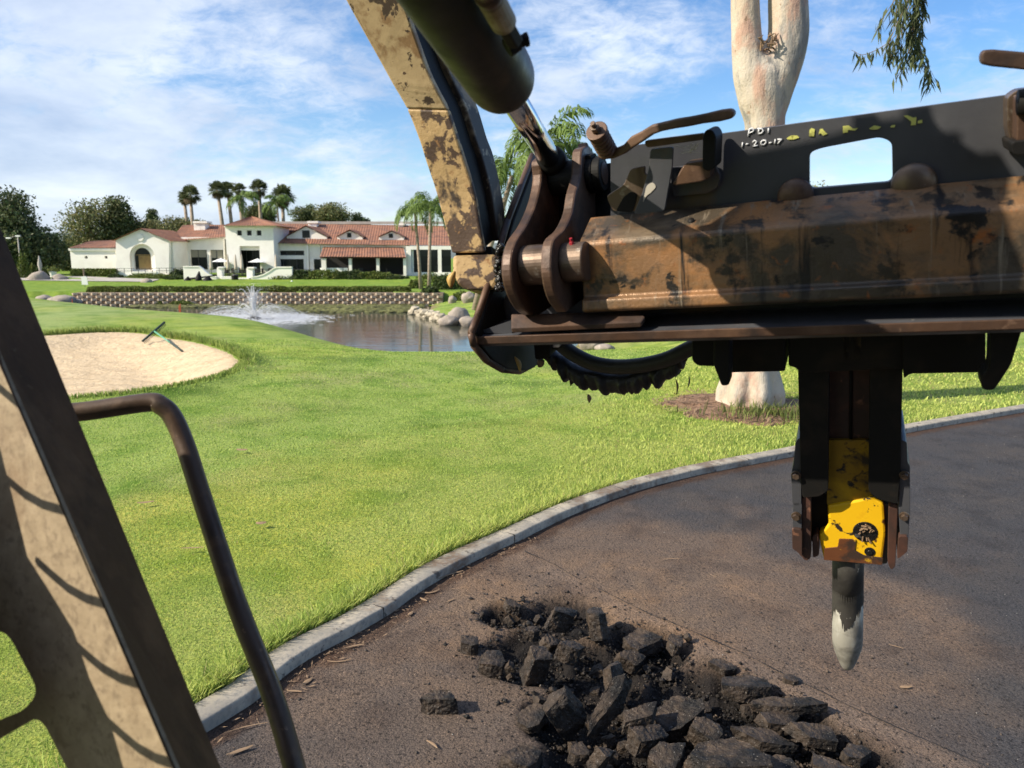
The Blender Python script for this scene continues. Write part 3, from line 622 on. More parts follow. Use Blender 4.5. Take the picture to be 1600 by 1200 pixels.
# litter along the kerb: strips of bark and long dry leaves
def strip_leaf(L, w, bend, name='dry_leaf', th=.0012):
    k = 7; vs = []; fs = []
    for i in range(k + 1):
        t = i / k; x = (t - .5) * L; y = bend * math.sin(t * math.pi) * L; ww = w * math.sin(math.pi * min(max(t, .04), .96)) ** .7 / 2; zc = .004 + .10 * L * (t - .5) ** 2
        vs += [(x, y - ww, zc), (x, y, zc + .25 * w), (x, y + ww, zc)]
    for i in range(k): fs += [(3 * i, 3 * i + 3, 3 * i + 4, 3 * i + 1), (3 * i + 1, 3 * i + 4, 3 * i + 5, 3 * i + 2)]
    me = bpy.data.meshes.new(name); me.from_pydata(vs, [], fs); return me
LF = [(705, 900, .16, .012, .10, 40, 'long curled strip of bark beside the kerb'), (672, 925, .10, .014, -.15, 20, 'curled bark strip lying by the kerb short of the long strip'), (662, 938, .05, .016, .05, -40, 'small brown leaf touching the curled bark strip'), (642, 960, .05, .02, .05, 70, 'broad tan leaf standing out on the brown dust'), (704, 940, .06, .012, .1, 50, 'narrow tan leaf between the kerb and the heap'), (553, 1012, .09, .012, .12, 25, 'pale bark strip in the gutter under the kerb face'), (530, 1033, .10, .01, -.1, 10, 'thin bark strip next to the pale strip in the gutter'), (481, 1066, .055, .022, .05, 60, 'brown leaf in the gutter beyond the grab bar'), (460, 1082, .06, .012, .1, -5, 'narrow tan leaf by the grab bar'), (375, 1175, .09, .018, .05, 35, 'cupped brown leaf in the gutter between the post and the grab bar'), (385, 1140, .15, .006, .1, 25, 'long thin twig in the gutter between post and grab bar'), (1045, 877, .13, .007, .22, 15, 'pale curved bark sliver alone on the sandy road'), (675, 1165, .06, .012, .1, -45, 'small tan leaf in front of the lone asphalt lump'), (1400, 1012, .06, .006, .1, -35, 'pale straw on the road behind the breaker point'), (300, 856, .12, .014, .06, 8, 'tan bark strip on the lawn beside the grab bar'), (408, 817, .06, .04, .05, 10, 'dark curled leaf on the open lawn'), (378, 702, .09, .04, .05, 0, 'brown leaf on the lawn short of the bunker'), (228, 790, .10, .025, .05, 20, 'grey leaf on the lawn seen inside the grab bar'), (1415, 1075, .05, .02, .05, 5, 'scrap of dark leaf on the road beyond the long thin slab')]
for x, y, L, w, b, a, lab in LF:
    lawn = lab.find('lawn') >= 0; p = G(x, y, .09 if lawn else .004)
    if lawn: p.z = float(lawn_h([(p.x, p.y)])[0][0]) + .028
    o = link('dry_leaf' if 'leaf' in lab else 'bark_strip', strip_leaf(L, w, b), M['dryleaf'], smooth=True); o.location = p; o.rotation_euler = (0, 0, R_(a)); tag(o, lab, 'leaf' if 'leaf' in lab else 'bark strip', 'leaves and bark fallen on road and lawn')
def litter():
    n = 420; i = RNG.integers(0, len(KA) - 70, n); P = KA[i] - KN[i] * (.01 + np.abs(RNG.normal(0, .06, n)))[:, None]; P += RNG.normal(0, .02, (n, 2)); k = (P[:, 1] > 1.5) & (P[:, 1] < 8) & (poly_sd(P, KA, False) < -.008); P = P[k]; n = len(P)
    a = RNG.uniform(0, 6.28, n); L = RNG.uniform(.006, .05, n) * RNG.uniform(.3, 1, n); w = RNG.uniform(.001, .005, n); d = np.stack([np.cos(a), np.sin(a), RNG.uniform(-.05, .25, n)], -1) * L[:, None] / 2; e = np.stack([-np.sin(a), np.cos(a), np.zeros(n)], -1) * w[:, None]
    c = np.column_stack([P, np.full(n, .009)]); V = np.stack([c - d, c + e + d * .1, c + d, c - e + d * .1], 1).reshape(-1, 3)
    o = link('gutter_litter', npmesh('gutter_litter', V, np.arange(4 * n).reshape(-1, 4)), M['dryleaf']); o['kind'] = 'stuff'
litter()

# ------------------------------------------------------------------ trees and plants
def leaf_mesh(name, C, size, col, asp=2.2, tint=None, droop=0.0, rng=RNG):
    n = len(C); d = rng.normal(0, 1, (n, 3)); d[:, 2] -= droop; d /= np.linalg.norm(d, axis=1)[:, None]
    e = np.cross(d, rng.normal(0, 1, (n, 3))); e /= np.linalg.norm(e, axis=1)[:, None]
    s = (size * rng.uniform(.6, 1.3, n))[:, None]; a = d * s * .5; b = e * s * .5 / asp
    V = np.stack([C - a, C + b, C + a, C - b], 1).reshape(-1, 3); me = npmesh(name, V, np.arange(4 * n).reshape(-1, 4))
    t = rng.uniform(.7, 1.35, n) if tint is None else tint * rng.uniform(.8, 1.25, n)
    c = np.array(col)[None] * t[:, None]; c[:, 0] *= rng.uniform(.85, 1.25, n); vcol(me, np.repeat(c, 4, 0)); return me
def crown_pts(ells, nc, per, cr, seed):
    g = np.random.default_rng(seed); vol = np.array([e[1][0] * e[1][1] * e[1][2] for e in ells]) ** .67; pi = g.choice(len(ells), nc, p=vol / vol.sum())
    d = g.normal(0, 1, (nc, 3)); d /= np.linalg.norm(d, axis=1)[:, None]; rad = g.uniform(.25, 1, nc) ** .45
    c = np.array([ells[i][0] for i in pi]) + d * rad[:, None] * np.array([ells[i][1] for i in pi])
    k = g.integers(0, nc, nc * per); P = c[k] + np.clip(g.normal(0, 1, (nc * per, 3)), -1.7, 1.7) * cr * np.array((1, 1, .6)); t = g.uniform(.62, 1.45, nc)[k]; return P, t, c
def tree(name, label, base, h, ells, nc, per, cr, leaf, mk_, group, trunk_r=.25, seed=1, bark='bark', asp=1.7, lean=(0, 0)):
    base = Vector(base); t = thing(name, label, 'tree', base, group)
    P, tt, c = crown_pts(ells, nc, per, cr, seed); me = leaf_mesh('crown', P, leaf, M[mk_]['c'], asp, tt)
    link('crown', me, M[mk_], t)
    tb = MB(); tb.tube([(0, 0, -.4), (lean[0] * .4, lean[1] * .4, h * .4), (lean[0], lean[1], h * .85)], [trunk_r * 1.15, trunk_r * .8, trunk_r * .3], 8)
    for i in range(min(9, nc)):
        q = Vector(c[i * nc // 9 if nc >= 9 else i]); s = Vector((lean[0] * .4, lean[1] * .4, h * (.25 + .04 * i))); tb.tube([s, (s + q) / 2 + Vector((0, 0, .2)), q], [trunk_r * .4, trunk_r * .25, trunk_r * .08], 5)
    tb.build('trunk', M[bark], t, smooth=True); return t
def gz(x, y): return float(lawn_h([(x, y)])[0][0])
def far_tree(name, label, px, ytop, ybot, wpx, Y, nc, per, mk_, group, seed, ells=None, leaf=None, ground=-.5, asp=1.7, cr=None):
    """ytop/ybot: picture rows of the crown's top and bottom at distance Y"""
    top = AY(px, ytop, Y); bot = AY(px, ybot, Y); sc = Y / FPX * 1.0; w = wpx * sc / 2; H = (top.z - bot.z) / 2; zc = (top.z + bot.z) / 2 - ground
    E = [((0, 0, zc), (w, w * .8, H))] if ells is None else [((ex * w, 0, zc + ez * H), (er * w, er * w * .9, eh * H)) for ex, ez, er, eh in ells]
    return tree(name, label, (top.x, Y, ground), top.z - ground, E, int(nc * 1.15), int(per * 1.9), cr or .16 * w + .25, (leaf or .42) * .68, mk_, group, .02 * (top.z - ground) + .08, seed, asp=asp)
TG = 'trees around the white clubhouse'
CONE = [(0, .75, .22, .3), (0, .35, .45, .35), (0, -.1, .7, .35), (0, -.55, .95, .4)]
far_tree('conifer', 'big dark conifer with a pointed top beyond the cab post', 16, 304, 425, 118, 88, 260, 60, 'conifer', TG, 3, [(0, .75, .2, .3), (0, .3, .48, .35), (.05, -.2, .8, .35), (.25, -.55, .75, .3), (-.35, -.1, .6, .6)], leaf=.55)
far_tree('broadleaf_tree', 'open crowned olive green tree behind the low white wing', 137, 314, 410, 84, 100, 95, 46, 'broad', TG, 4, [(-.3, .55, .5, .4), (.3, .65, .5, .35), (0, 0, .95, .5), (-.1, -.6, .8, .4)], leaf=.5)
far_tree('broadleaf_tree', 'dense tree with a tuft at its top behind the arched gable', 186, 313, 400, 62, 102, 120, 55, 'broad_dark', TG, 5, [(-.05, .8, .28, .25), (0, .2, .75, .5), (.1, -.5, 1, .5)], leaf=.5)
far_tree('broadleaf_tree', 'low dark tree filling the gap left of the gable wing', 112, 372, 430, 60, 112, 80, 45, 'broad_dark', TG, 6, leaf=.5)
far_tree('conifer', 'small pointed conifer standing alone above the hedge line', 237, 328, 352, 14, 120, 34, 34, 'conifer', TG, 7, CONE, leaf=.4)
far_tree('conifer', 'slim dark conifer above the main roof near the fan palms', 484, 318, 352, 16, 118, 40, 34, 'conifer', TG, 8, CONE, leaf=.4)
far_tree('broadleaf_tree', 'small broad tree next to the slim conifer over the roof', 470, 325, 355, 26, 116, 40, 36, 'broad_dark', TG, 9, leaf=.4)
far_tree('broadleaf_tree', 'round grey green tree showing above the middle dormer', 518, 318, 356, 50, 116, 90, 46, 'broad', TG, 10, [(0, .1, .8, .8), (-.3, -.3, .7, .6), (.35, -.4, .7, .5)], leaf=.42)
far_tree('conifer', 'dark small conifer above the roof between dormers', 563, 334, 356, 20, 118, 40, 34, 'conifer', TG, 11, [(-.5, .5, .3, .5), (0, -.3, .9, .6)], leaf=.4)
far_tree('broadleaf_tree', 'dark bushy tree under the queen palms behind the tower', 405, 322, 352, 40, 112, 80, 44, 'broad_dark', TG, 12, leaf=.42)
for px, yt, wp, s, lab in ((272, 343, 60, 13, 'long low bright green tree behind the arched wing'), (230, 347, 34, 14, 'low bright green tree nearest the gable apex'), (308, 346, 34, 15, 'low green tree behind the box chimney')):
    far_tree('broadleaf_tree', lab, px, yt, 372, wp, 108, 70, 40, 'broad', TG, s, leaf=.4)
# trees far to the right, mostly behind the machine
for px, yt, Y, wp, s, lab in ((1283, 286, 62, 120, 21, 'tree whose top just shows in the window of the black plate'), (1010, 350, 70, 150, 22, 'tree hidden behind the machine beyond the lawn'), (1500, 330, 66, 200, 23, 'wide tree hidden behind the black plate'), (1120, 380, 80, 160, 24, 'distant tree behind the eucalyptus')):
    far_tree('broadleaf_tree', lab, px, yt, 440, wp, Y, 120, 50, 'broad', TG, s, leaf=.4, ground=-.6)

def fan_palm(label, px, ytop, Y, rpx, seed, foot_dx=0, n=54, ground=-.4):
    rnd = random.Random(seed); sc = Y / FPX; R = rpx * sc * 1.12; top = AY(px, ytop, Y); c = Vector((0, 0, top.z - R * .95 - ground)); base = Vector((top.x + foot_dx * sc, Y, ground))
    t = thing('fan_palm', label, 'palm', base, 'fan palms behind the clubhouse'); c.x = -foot_dx * sc
    def fans(nm, n, el0, el1, col, mat, rs):
        V = []; F = []; K = []
        for i in range(n):
            az = rnd.uniform(0, 6.283); el = R_(rnd.uniform(el0, el1)); d = Vector((math.cos(az) * math.cos(el), math.sin(az) * math.cos(el), math.sin(el))); p = c + d * R * rnd.uniform(.38, .58) * rs
            side = d.cross(Vector((rnd.uniform(-.3, .3), rnd.uniform(-.3, .3), 1))).normalized(); q = d.cross(side); r = R * rnd.uniform(.42, .6) * rs; tint = rnd.uniform(.6, 1.4); m = 11
            for k in range(m):
                a = R_(-105 + 210 * k / (m - 1)); u = (d * math.cos(a) + side * math.sin(a)); v = side * math.cos(a) - d * math.sin(a)
                b = len(V); w = r * .085; tip = p + u * r + Vector((0, 0, -.20 * r)) ; mid = p + u * r * .62
                V += [p, mid + v * w, tip, mid - v * w]; F.append((b, b + 1, b + 2, b + 3)); K += [tint * rnd.uniform(.85, 1.15)] * 4
            b = len(V); o_ = Vector((.02, .02, .02)); V += [c, c + o_, p + o_, p]; F.append((b, b + 1, b + 2, b + 3)); K += [tint] * 4
        me = npmesh(nm, V, F); vcol(me, np.array(col)[None] * np.array(K)[:, None]); link(nm, me, mat, t)
    fans('crown', n, -28, 88, M['palm_fan']['c'], M['palm_fan'], 1); fans('dead_fronds', 16, -75, -35, M['palm_dead']['c'], M['palm_dead'], .8)
    MB().tube([(0, 0, -.3), (c.x * .6 + .0, 0, c.z * .5), (c.x, 0, c.z)], [.34, .27, .2], 8).build('trunk', M['palm_bark'], t, smooth=True)
fan_palm('fan palm standing apart from the rest above the box chimney', 296, 288, 104, 16, 31, 3)
fan_palm('lower fan palm crowding against the one standing apart', 287, 299, 108, 11, 32, 6)
fan_palm('fan palm leaning over the clubhouse tower, kerb side of the clump', 339, 281, 100, 15, 33, 12)
fan_palm('fan palm close behind the leaning one', 355, 282, 106, 14, 34, 8)
fan_palm('fan palm in the middle of the clump behind the tower', 373, 284, 104, 12, 35, 5)
fan_palm('tall fan palm above the feathery palm behind the tower', 404, 279, 106, 15, 36, 0)
fan_palm('fan palm nearest the dormers', 440, 287, 104, 20, 37, 0)
def queen_palm(label, px, ytop, Y, rpx, foot, seed, n=15, ground=-.8, gname='queen palms', pairs=34, lw=.055, tr=.13, spread=1.0):
    rnd = random.Random(seed); sc = Y / FPX; R = rpx * sc; top = AY(px, ytop, Y); base = Vector((AY(foot, ytop, Y).x, Y, ground)); c = Vector((top.x - base.x, 0, top.z - R * .40 - ground))
    t = thing('queen_palm', label, 'palm', base, gname); V = []; F = []; K = []
    for i in range(n):
        az = 2 * math.pi * i / n + rnd.uniform(-.3, .3); el = R_(rnd.choice((70, 50, 35, 20, 5)) + rnd.uniform(-10, 10)); L = R * rnd.uniform(1.0, 1.25); h = Vector((math.cos(az), math.sin(az), 0)); p = c.copy(); k = 14; path = []; tw = rnd.uniform(-.4, .4)
        for s in range(k + 1):
            path.append(p.copy()); p = p + (h * math.cos(el) + Vector((0, 0, math.sin(el)))) * L / k; el -= R_(8.0 + 2.5 * s / k) * spread
        side = h.cross(Vector((0, 0, 1)))
        for s in range(k):
            a, b2 = path[s], path[s + 1]; q = len(V); w = Vector((0, 0, .02)); V += [a - w, b2 - w, b2 + w, a + w]; F.append((q, q + 1, q + 2, q + 3)); K += [.9] * 4
        for s in range(pairs):
            f = (.12 + .88 * s / pairs) * k; a = path[min(int(f), k - 1)].lerp(path[min(int(f) + 1, k)], f - int(f)); tang = (path[min(int(f) + 1, k)] - path[min(int(f), k - 1)]).normalized()
            ll = R * .30 * math.sin(math.pi * (.18 + .78 * s / pairs)) ** .6
            for sg in (-1, 1):
                u = (side * sg * rnd.uniform(.5, 1) + tang * .55 + Vector((0, 0, rnd.uniform(-.75, .25)))).normalized(); m_ = a + u * ll * .5; e = a + (u + Vector((0, 0, -.55))).normalized() * ll
                q = len(V); w = tang * lw * (R / 2.6); V += [a, m_ + w, e, m_ - w]; F.append((q, q + 1, q + 2, q + 3)); K += [rnd.uniform(.65, 1.4)] * 4
    me = npmesh('crown', V, F); vcol(me, np.array(M['queen']['c'])[None] * np.array(K)[:, None]); link('crown', me, M['queen'], t)
    P = [(0, 0, -.4), (c.x * .3, 0, c.z * .35), (c.x * .7, 0, c.z * .7), tuple(c)]
    MB().tube(P, [tr * 1.25, tr, tr * .9, tr * .8], 10).build('trunk', M['palm_bark'], t, smooth=True)
queen_palm('queen palm with the slimmer leaning trunk at the end of the terrace wall', 648, 312, 64, 42, 655, 41, n=15)
queen_palm('queen palm with the straight pale trunk in front of the terrace wall end', 672, 305, 61, 48, 668, 42, n=17)
queen_palm('feathery palm drooping beside the tower roof', 378, 296, 100, 32, 379, 43, n=14, gname='feathery palms behind the clubhouse', lw=.06)
queen_palm('feathery palm between the tower and the first dormer', 432, 306, 100, 28, 437, 44, n=13, gname='feathery palms behind the clubhouse', lw=.06)
queen_palm('tall feathery palm seen between the lifting arm and the cylinder rod', 800, 238, 46, 88, 740, 45, n=19, gname='palms behind the loader arm', pairs=34, ground=-1.1, tr=.17)
queen_palm('feathery palm whose top shows past the cylinder rod', 858, 186, 38, 92, 900, 46, n=19, gname='palms behind the loader arm', pairs=34, ground=-.8, tr=.17)

# hedges, shrubs
def shrub(name, label, cat, group, cx, cy, z0, rx, ry, h, n, leaf, mk_, seed):
    g = np.random.default_rng(seed); d = g.normal(0, 1, (n, 3)); d /= np.linalg.norm(d, axis=1)[:, None]; d[:, 2] = np.abs(d[:, 2]); r = g.uniform(.55, 1, n)[:, None] ** .5
    lump = 1 + .18 * np.sin(d[:, :1] * 7 + seed) * np.cos(d[:, 1:2] * 6)
    P = d * r * lump * np.array((rx, ry, h)); me = leaf_mesh(name, P, leaf, M[mk_]['c'], 1.6, None, rng=g); o = link(name, me, M[mk_]); o.location = (cx, cy, z0); return tag(o, label, cat, group)
def hedge(name, label, x0, x1, y, z0, h, d, n, mk_, seed, lumpy=0):
    g = np.random.default_rng(seed); x = g.uniform(x0, x1, n); a = g.uniform(0, math.pi, n); r = g.uniform(.5, 1, n) ** .4; top = h * (1 + lumpy * .35 * np.array([noise.noise(Vector((q * .9, seed, 0))) for q in x]))
    P = np.stack([x - (x0 + x1) / 2, np.cos(a) * d * r, np.sin(a) * top * r], -1); me = leaf_mesh(name, P, .17, M[mk_]['c'], 1.5, None, rng=g); o = link(name, me, M[mk_]); o.location = ((x0 + x1) / 2, y, z0); return tag(o, label, 'hedge')
wl = AY(132, 460, 59.4).x; wr = AY(640, 460, 59.4).x
hedge('hedge', 'long low dark hedge along the top of the block retaining wall', wl, wr, 60.1, -1.05, .42, .45, 21000, 'hedge', 51, 1)
hz = AY(110, 421, 82).x; hedge('hedge', 'clipped square hedge under the low wing with two small windows', hz, AY(181, 421, 82).x, 82.2, -.75, 1.15, .45, 6500, 'hedge', 52)
# front palms' bushes, bank shrubs below terrace
rnd = random.Random(9)
SH = [(438, 425, 4.2, .75), (462, 425, 3.0, .95), (495, 432, 5.0, .95), (540, 434, 4.0, .9), (578, 438, 4.0, .8), (608, 444, 2.6, .45)]
for i, (px, py, w, h) in enumerate(SH):
    p = AY(px, 446, 76); shrub('shrub', ['mounded shrub at the foot of the swooping white wall', 'dark mounded shrub beside the swooping wall end', 'widest mounded shrub under the terrace edge', 'mounded shrub under the white chairs end of the terrace', 'mounded shrub in front of the dark patio bays', 'lowest mounded shrub tapering off along the terrace wall'][i], 'shrub', 'shrubs on the bank below the terrace', p.x, 78.5, gz(p.x, 78.5) - .1, w * .62, 1.3, h, 3200, .19, 'hedge' if i % 2 == 0 else 'hedge_dark', 60 + i)
for i, (px, Y, w, h, m_, lab) in enumerate([(648, 66, 1.3, .8, 'hedge', 'yellow green bush at the foot of the leaning queen palm'), (693, 64, 2.0, 1.3, 'hedge_dark', 'dark rounded bush beyond the straight queen palm'), (672, 70, 3.0, 1.2, 'hedge', 'low bush behind the two queen palm trunks'), (720, 66, 2.4, 1.1, 'hedge_dark', 'dark bush beside the hanging yellow leaf'), (725, 58.5, 2.2, .7, 'hedge', 'low spreading bush at the wall end by the rocks'), (672, 59.5, 1.4, .5, 'hedge_dark', 'small dark bush where the block wall ends'), (280, 81, 2.0, .9, 'hedge_dark', 'dark bush at the near end of the railing'), (226, 80.5, 4.2, .45, 'hedge', 'low planting below the arched window'), (180, 80, 1.6, .45, 'hedge_dark', 'low bush at the corner of the clipped hedge'), (250, 79.5, 3.4, .5, 'hedge', 'low planting in front of the railing end'), (275, 78, 2.4, .45, 'hedge_dark', 'dark low bush beside the covered furniture'), (52, 82, .7, 1.4, 'weed', 'narrow yellow green bush by the light pole'), (38, 80, 1.2, 2.6, 'hedge', 'tall narrow bush behind the cab post'), (66, 84, 2.2, 1.0, 'hedge_dark', 'dark bush between the boulders and the road'), (250, 59.0, 1.0, .5, 'hedge', 'tuft spilling at the foot of the block wall'), (280, 58.2, 1.8, .35, 'hedge', 'longer tuft along the foot of the block wall near the stake')]):
    p = AY(px, 430, Y); shrub('bush', lab, 'bush', 'bushes around the clubhouse and lake', p.x, Y, max(gz(p.x, Y), -1.9) - .1, w / 2, min(w / 2, 1.4), h, 1800, .17, m_, 80 + i)

# ------------------------------------------------------------------ clubhouse
def pb(mb, x0, y0, x1, y1, Y, th):
    """a box whose front face fills picture columns x0..x1, rows y0..y1 at distance Y, th metres thick (away)"""
    a = AY(x0, y0, Y); b = AY(x1, y1, Y); c = AY(x0, y1, Y); return mb.box(c.x, b.x, Y, Y + th, b.z, a.z)
def roof_sheet(mb, A, B, C, D, pitch=.30, amp=.055, sag=0.0):
    """A,B eave ends, C,D ridge ends (C above B, D above A): barrel tiles running up the slope"""
    A, B, C, D = map(Vector, (A, B, C, D)); L = max((B - A).length, (C - D).length); n = max(4, int(L / pitch * 4)); nrm = (B - A).cross(D - A if (D - A).length > .01 else C - A).normalized()
    if nrm.z < 0: nrm = -nrm
    k = 6; vs = []; fs = []
    for i in range(n + 1):
        u = i / n; e = A.lerp(B, u); r = D.lerp(C, u); x = u * L / pitch; w = abs(math.sin(x * math.pi)) * amp
        for j in range(k + 1): vs.append(e.lerp(r, j / k) + nrm * (w + .012 * (j % 2)))
    for i in range(n):
        for j in range(k): q = i * (k + 1) + j; fs.append((q, q + k + 1, q + k + 2, q + 1))
    mb.add(vs, fs)
    return mb
def P3(px, py, Y): return AY(px, py, Y)
CH = thing('clubhouse', 'long white stucco clubhouse with red tiled roofs, dormers and a square tower', 'building', (AY(390, 440, 86).x, 86, -.5))
def part(nm, mb, m, parent=CH, **k): return mb.build(nm, m, parent, world=True, **k)
def window(x0, y0, x1, y1, Y, mull=0, dep=.35, blind=None, frame=True):
    g = MB(); pb(g, x0, y0, x1, y1, Y - .02, .04); w = part('window', g, M['glass'])
    f = MB(); a = AY(x0, y0, Y); b = AY(x1, y1, Y); t = .06
    f.box(a.x, b.x, Y - .08, Y - .022, a.z - t, a.z); f.box(a.x, b.x, Y - .08, Y - .022, b.z, b.z + t); f.box(a.x, a.x + t, Y - .08, Y - .022, b.z + t, a.z - t); f.box(b.x - t, b.x, Y - .08, Y - .022, b.z + t, a.z - t)
    for i in range(mull): x = a.x + (b.x - a.x) * (i + 1) / (mull + 1); f.box(x - .03, x + .03, Y - .075, Y - .022, b.z + t, a.z - t)
    if frame:
        o = f.mesh('frame'); ob = link('frame', o, M['frame'], w)      # window's own frame is the same as CH's frame below
        o.transform(Matrix.Translation(-CH.matrix_basis.translation))
    if blind:
        g2 = MB(); pb(g2, x0 + .6, y0 + .6, x1 - .6, blind, Y - .05, .02); ob = link('blind', g2.mesh('blind'), M['blind'], w); ob.data.transform(Matrix.Translation(-CH.matrix_basis.translation))
    return w
def walled(mb, x0, y0, x1, y1, Y, holes, th=.35):
    """a wall with rectangular openings (picture coordinates)"""
    def r(a, b, c, d): p, q = AY(a, b, Y), AY(c, d, Y); return [(p.x, Y, q.z), (q.x, Y, q.z), (q.x, Y, p.z), (p.x, Y, p.z)]
    mb.prism(r(x0, y0, x1, y1), (0, th, 0), [r(*h) for h in holes]); return mb
YM = 87.0; YW = 82.5
# low wing
w = MB(); walled(w, 109, 388, 183, 424, 84.5, [(132, 400, 137, 404), (163, 400, 168, 404)])
a = AY(109, 388, 84.5); b = AY(109, 424, 84.5); w.box(a.x, a.x + .3, 84.85, 90, b.z, a.z); part('low_wing_wall', w, M['stucco'])
w = MB(); pb(w, 107, 388, 183, 391.5, 84.3, .2); part('low_wing_cornice', w, M['stucco_light'])
for x in (132, 163): window(x, 400, x + 5, 404, 84.8)
r = MB(); roof_sheet(r, P3(106.5, 388, 84.2), P3(183, 387.5, 84.2), AY(183, 375.5, 88.5), AY(140, 377, 88.5)); part('low_wing_roof', r, M['rooftile'])
# arched gable wing
def arch_pts(cx, yt, yb, rx, Y, n=14):
    a = AY(cx - rx, yb, Y); b = AY(cx + rx, yb, Y); c = AY(cx, yt, Y); R = (b.x - a.x) / 2; mx = (a.x + b.x) / 2; zc = c.z - R
    return [(a.x, Y, a.z), (b.x, Y, b.z)] + [(mx + R * math.cos(math.pi * i / n), Y, zc + R * math.sin(math.pi * i / n)) for i in range(n + 1)]
def gablew(Y): return [tuple(AY(*p, Y)) for p in ((181, 432), (264, 432), (264, 375.5), (219, 358.5), (181, 375))]
w = MB(); w.prism(gablew(YW), (0, .5, 0), [arch_pts(224, 381, 424, 19.5, YW)])
bb = arch_pts(224, 381, 424, 19.5, YW + .5); w.prism([(p[0], YW + .5, p[2]) for p in [AY(181, 431, YW + .5), AY(264, 431, YW + .5), AY(264, 376, YW + .5), AY(219, 360, YW + .5), AY(181, 376, YW + .5)]], (0, .3, 0), [arch_pts(224, 387, 421.5, 13.2, YW + .5)])
a = AY(264, 375.5, YW); b = AY(264, 432, YW); w.box(a.x - .35, a.x, YW + .8, YM + .2, b.z, a.z); a = AY(181, 375, YW); w.box(a.x, a.x + .3, YW + .8, 90, b.z, a.z)
part('gable_wall', w, M['stucco'])
w = MB(); pb(w, 205, 424, 244, 426.5, YW - .12, .12); w2 = AY(219.5, 371, YW); w.tube([(w2.x, YW - .1, w2.z), (w2.x, YW, w2.z)], .36, 16); pb(w, 181, 428.5, 264, 432, YW - .08, .08); part('gable_trim', w, M['stucco_light'])
g = MB(); g.prism(arch_pts(224, 387, 421.5, 13.2, YW + .72), (0, .05, 0)); win = part('arched_window', g, M['glass'])
g = MB(); pb(g, 218, 399.5, 236.8, 421, YW + .62, .06); pb(g, 212, 397.8, 236.8, 398.8, YW + .6, .08); d_ = g.mesh('door'); d_.transform(Matrix.Translation(-CH.matrix_basis.translation)); link('door', d_, M['door'], win)
r = MB()
roof_sheet(r, (AY(266.5, 377, YW - .4).x, YW - .4, AY(266.5, 377, YW - .4).z), (AY(266.5, 377, YW - .4).x, 90, AY(266.5, 377, YW - .4).z), (AY(219, 357, YW - .4).x, 90, AY(219, 357, YW - .4).z), AY(219, 357, YW - .4))
roof_sheet(r, (AY(175.5, 376.5, YW - .4).x, 90, AY(175.5, 376.5, YW - .4).z), AY(175.5, 376.5, YW - .4), AY(219, 357, YW - .4), (AY(219, 357, YW - .4).x, 90, AY(219, 357, YW - .4).z)); part('gable_roof', r, M['rooftile'])
X_ = AY(264, 400, YW).x
for i in range(3):
    y0 = YW + .95 + i * 1.15; zt = AY(264, 390, YW).z; zb = AY(264, 421, YW).z; g = MB(); g.box(X_ - .1, X_ + .03, y0, y0 + .75, zb, zt); part('side_window', g, M['glass'])
# connecting wing
w = MB(); walled(w, 283, 371, 352, 426, YM, [(296.5, 390.5, 325, 421), (328, 390.5, 350.5, 421)]); part('connecting_wall', w, M['stucco'])
w = MB(); pb(w, 283, 370.5, 352, 373.5, YM - .18, .18); part('connecting_cornice', w, M['stucco_light'])
window(296.5, 390.5, 325, 421, YM + .3, 1, blind=402); window(328, 390.5, 350.5, 421, YM + .3, 1, blind=403)
r = MB(); roof_sheet(r, P3(262, 377.5, YM - .6), P3(352, 370.8, YM - .6), AY(352, 351.5, 93), AY(286, 352, 93)); part('connecting_roof', r, M['rooftile'])
def chimney(x0, y0, x1, y1, Y):
    c = MB(); pb(c, x0 + 2, y0 + 3, x1 - 2, y1 + 8, Y, 1.3); pb(c, x0, y0, x1, y0 + 3, Y - .15, 1.6); part('chimney', c, M['stucco_light'])
chimney(301.5, 345.5, 323, 357, 90.5)
# tower
w = MB(); walled(w, 351.5, 352.5, 430, 427, 84.0, [(370, 360, 378, 368), (385.3, 360, 393.3, 368), (400.6, 360, 408.6, 368), (374, 384.5, 407.5, 427)], .4)
a = AY(351.5, 352.5, 84); b = AY(430, 427, 84); w.box(a.x, a.x + .3, 84.4, 90, b.z, a.z); w.box(b.x - .3, b.x, 84.4, 90, b.z, a.z); pb(w, 374.5, 384.5, 407, 391, 84.5, .3); part('tower_wall', w, M['stucco'])
w = MB(); pb(w, 350, 351.5, 431.5, 355, 83.75, .24); part('tower_cornice', w, M['stucco_light'])
for x in (370, 385.3, 400.6): window(x, 360, x + 8, 368, 84.3)
window(374.8, 391, 407, 426, 86, 2)
ap = AY(393, 338.5, 87.5); e = [AY(348, 353, 83.3), AY(432.5, 353, 83.3)]; e += [Vector((e[1].x, 91.5, e[1].z)), Vector((e[0].x, 91.5, e[0].z))]
r = MB()
for i in range(4): roof_sheet(r, e[i], e[(i + 1) % 4], ap + Vector((.01, 0, 0)), ap)
part('tower_roof', r, M['rooftile'])
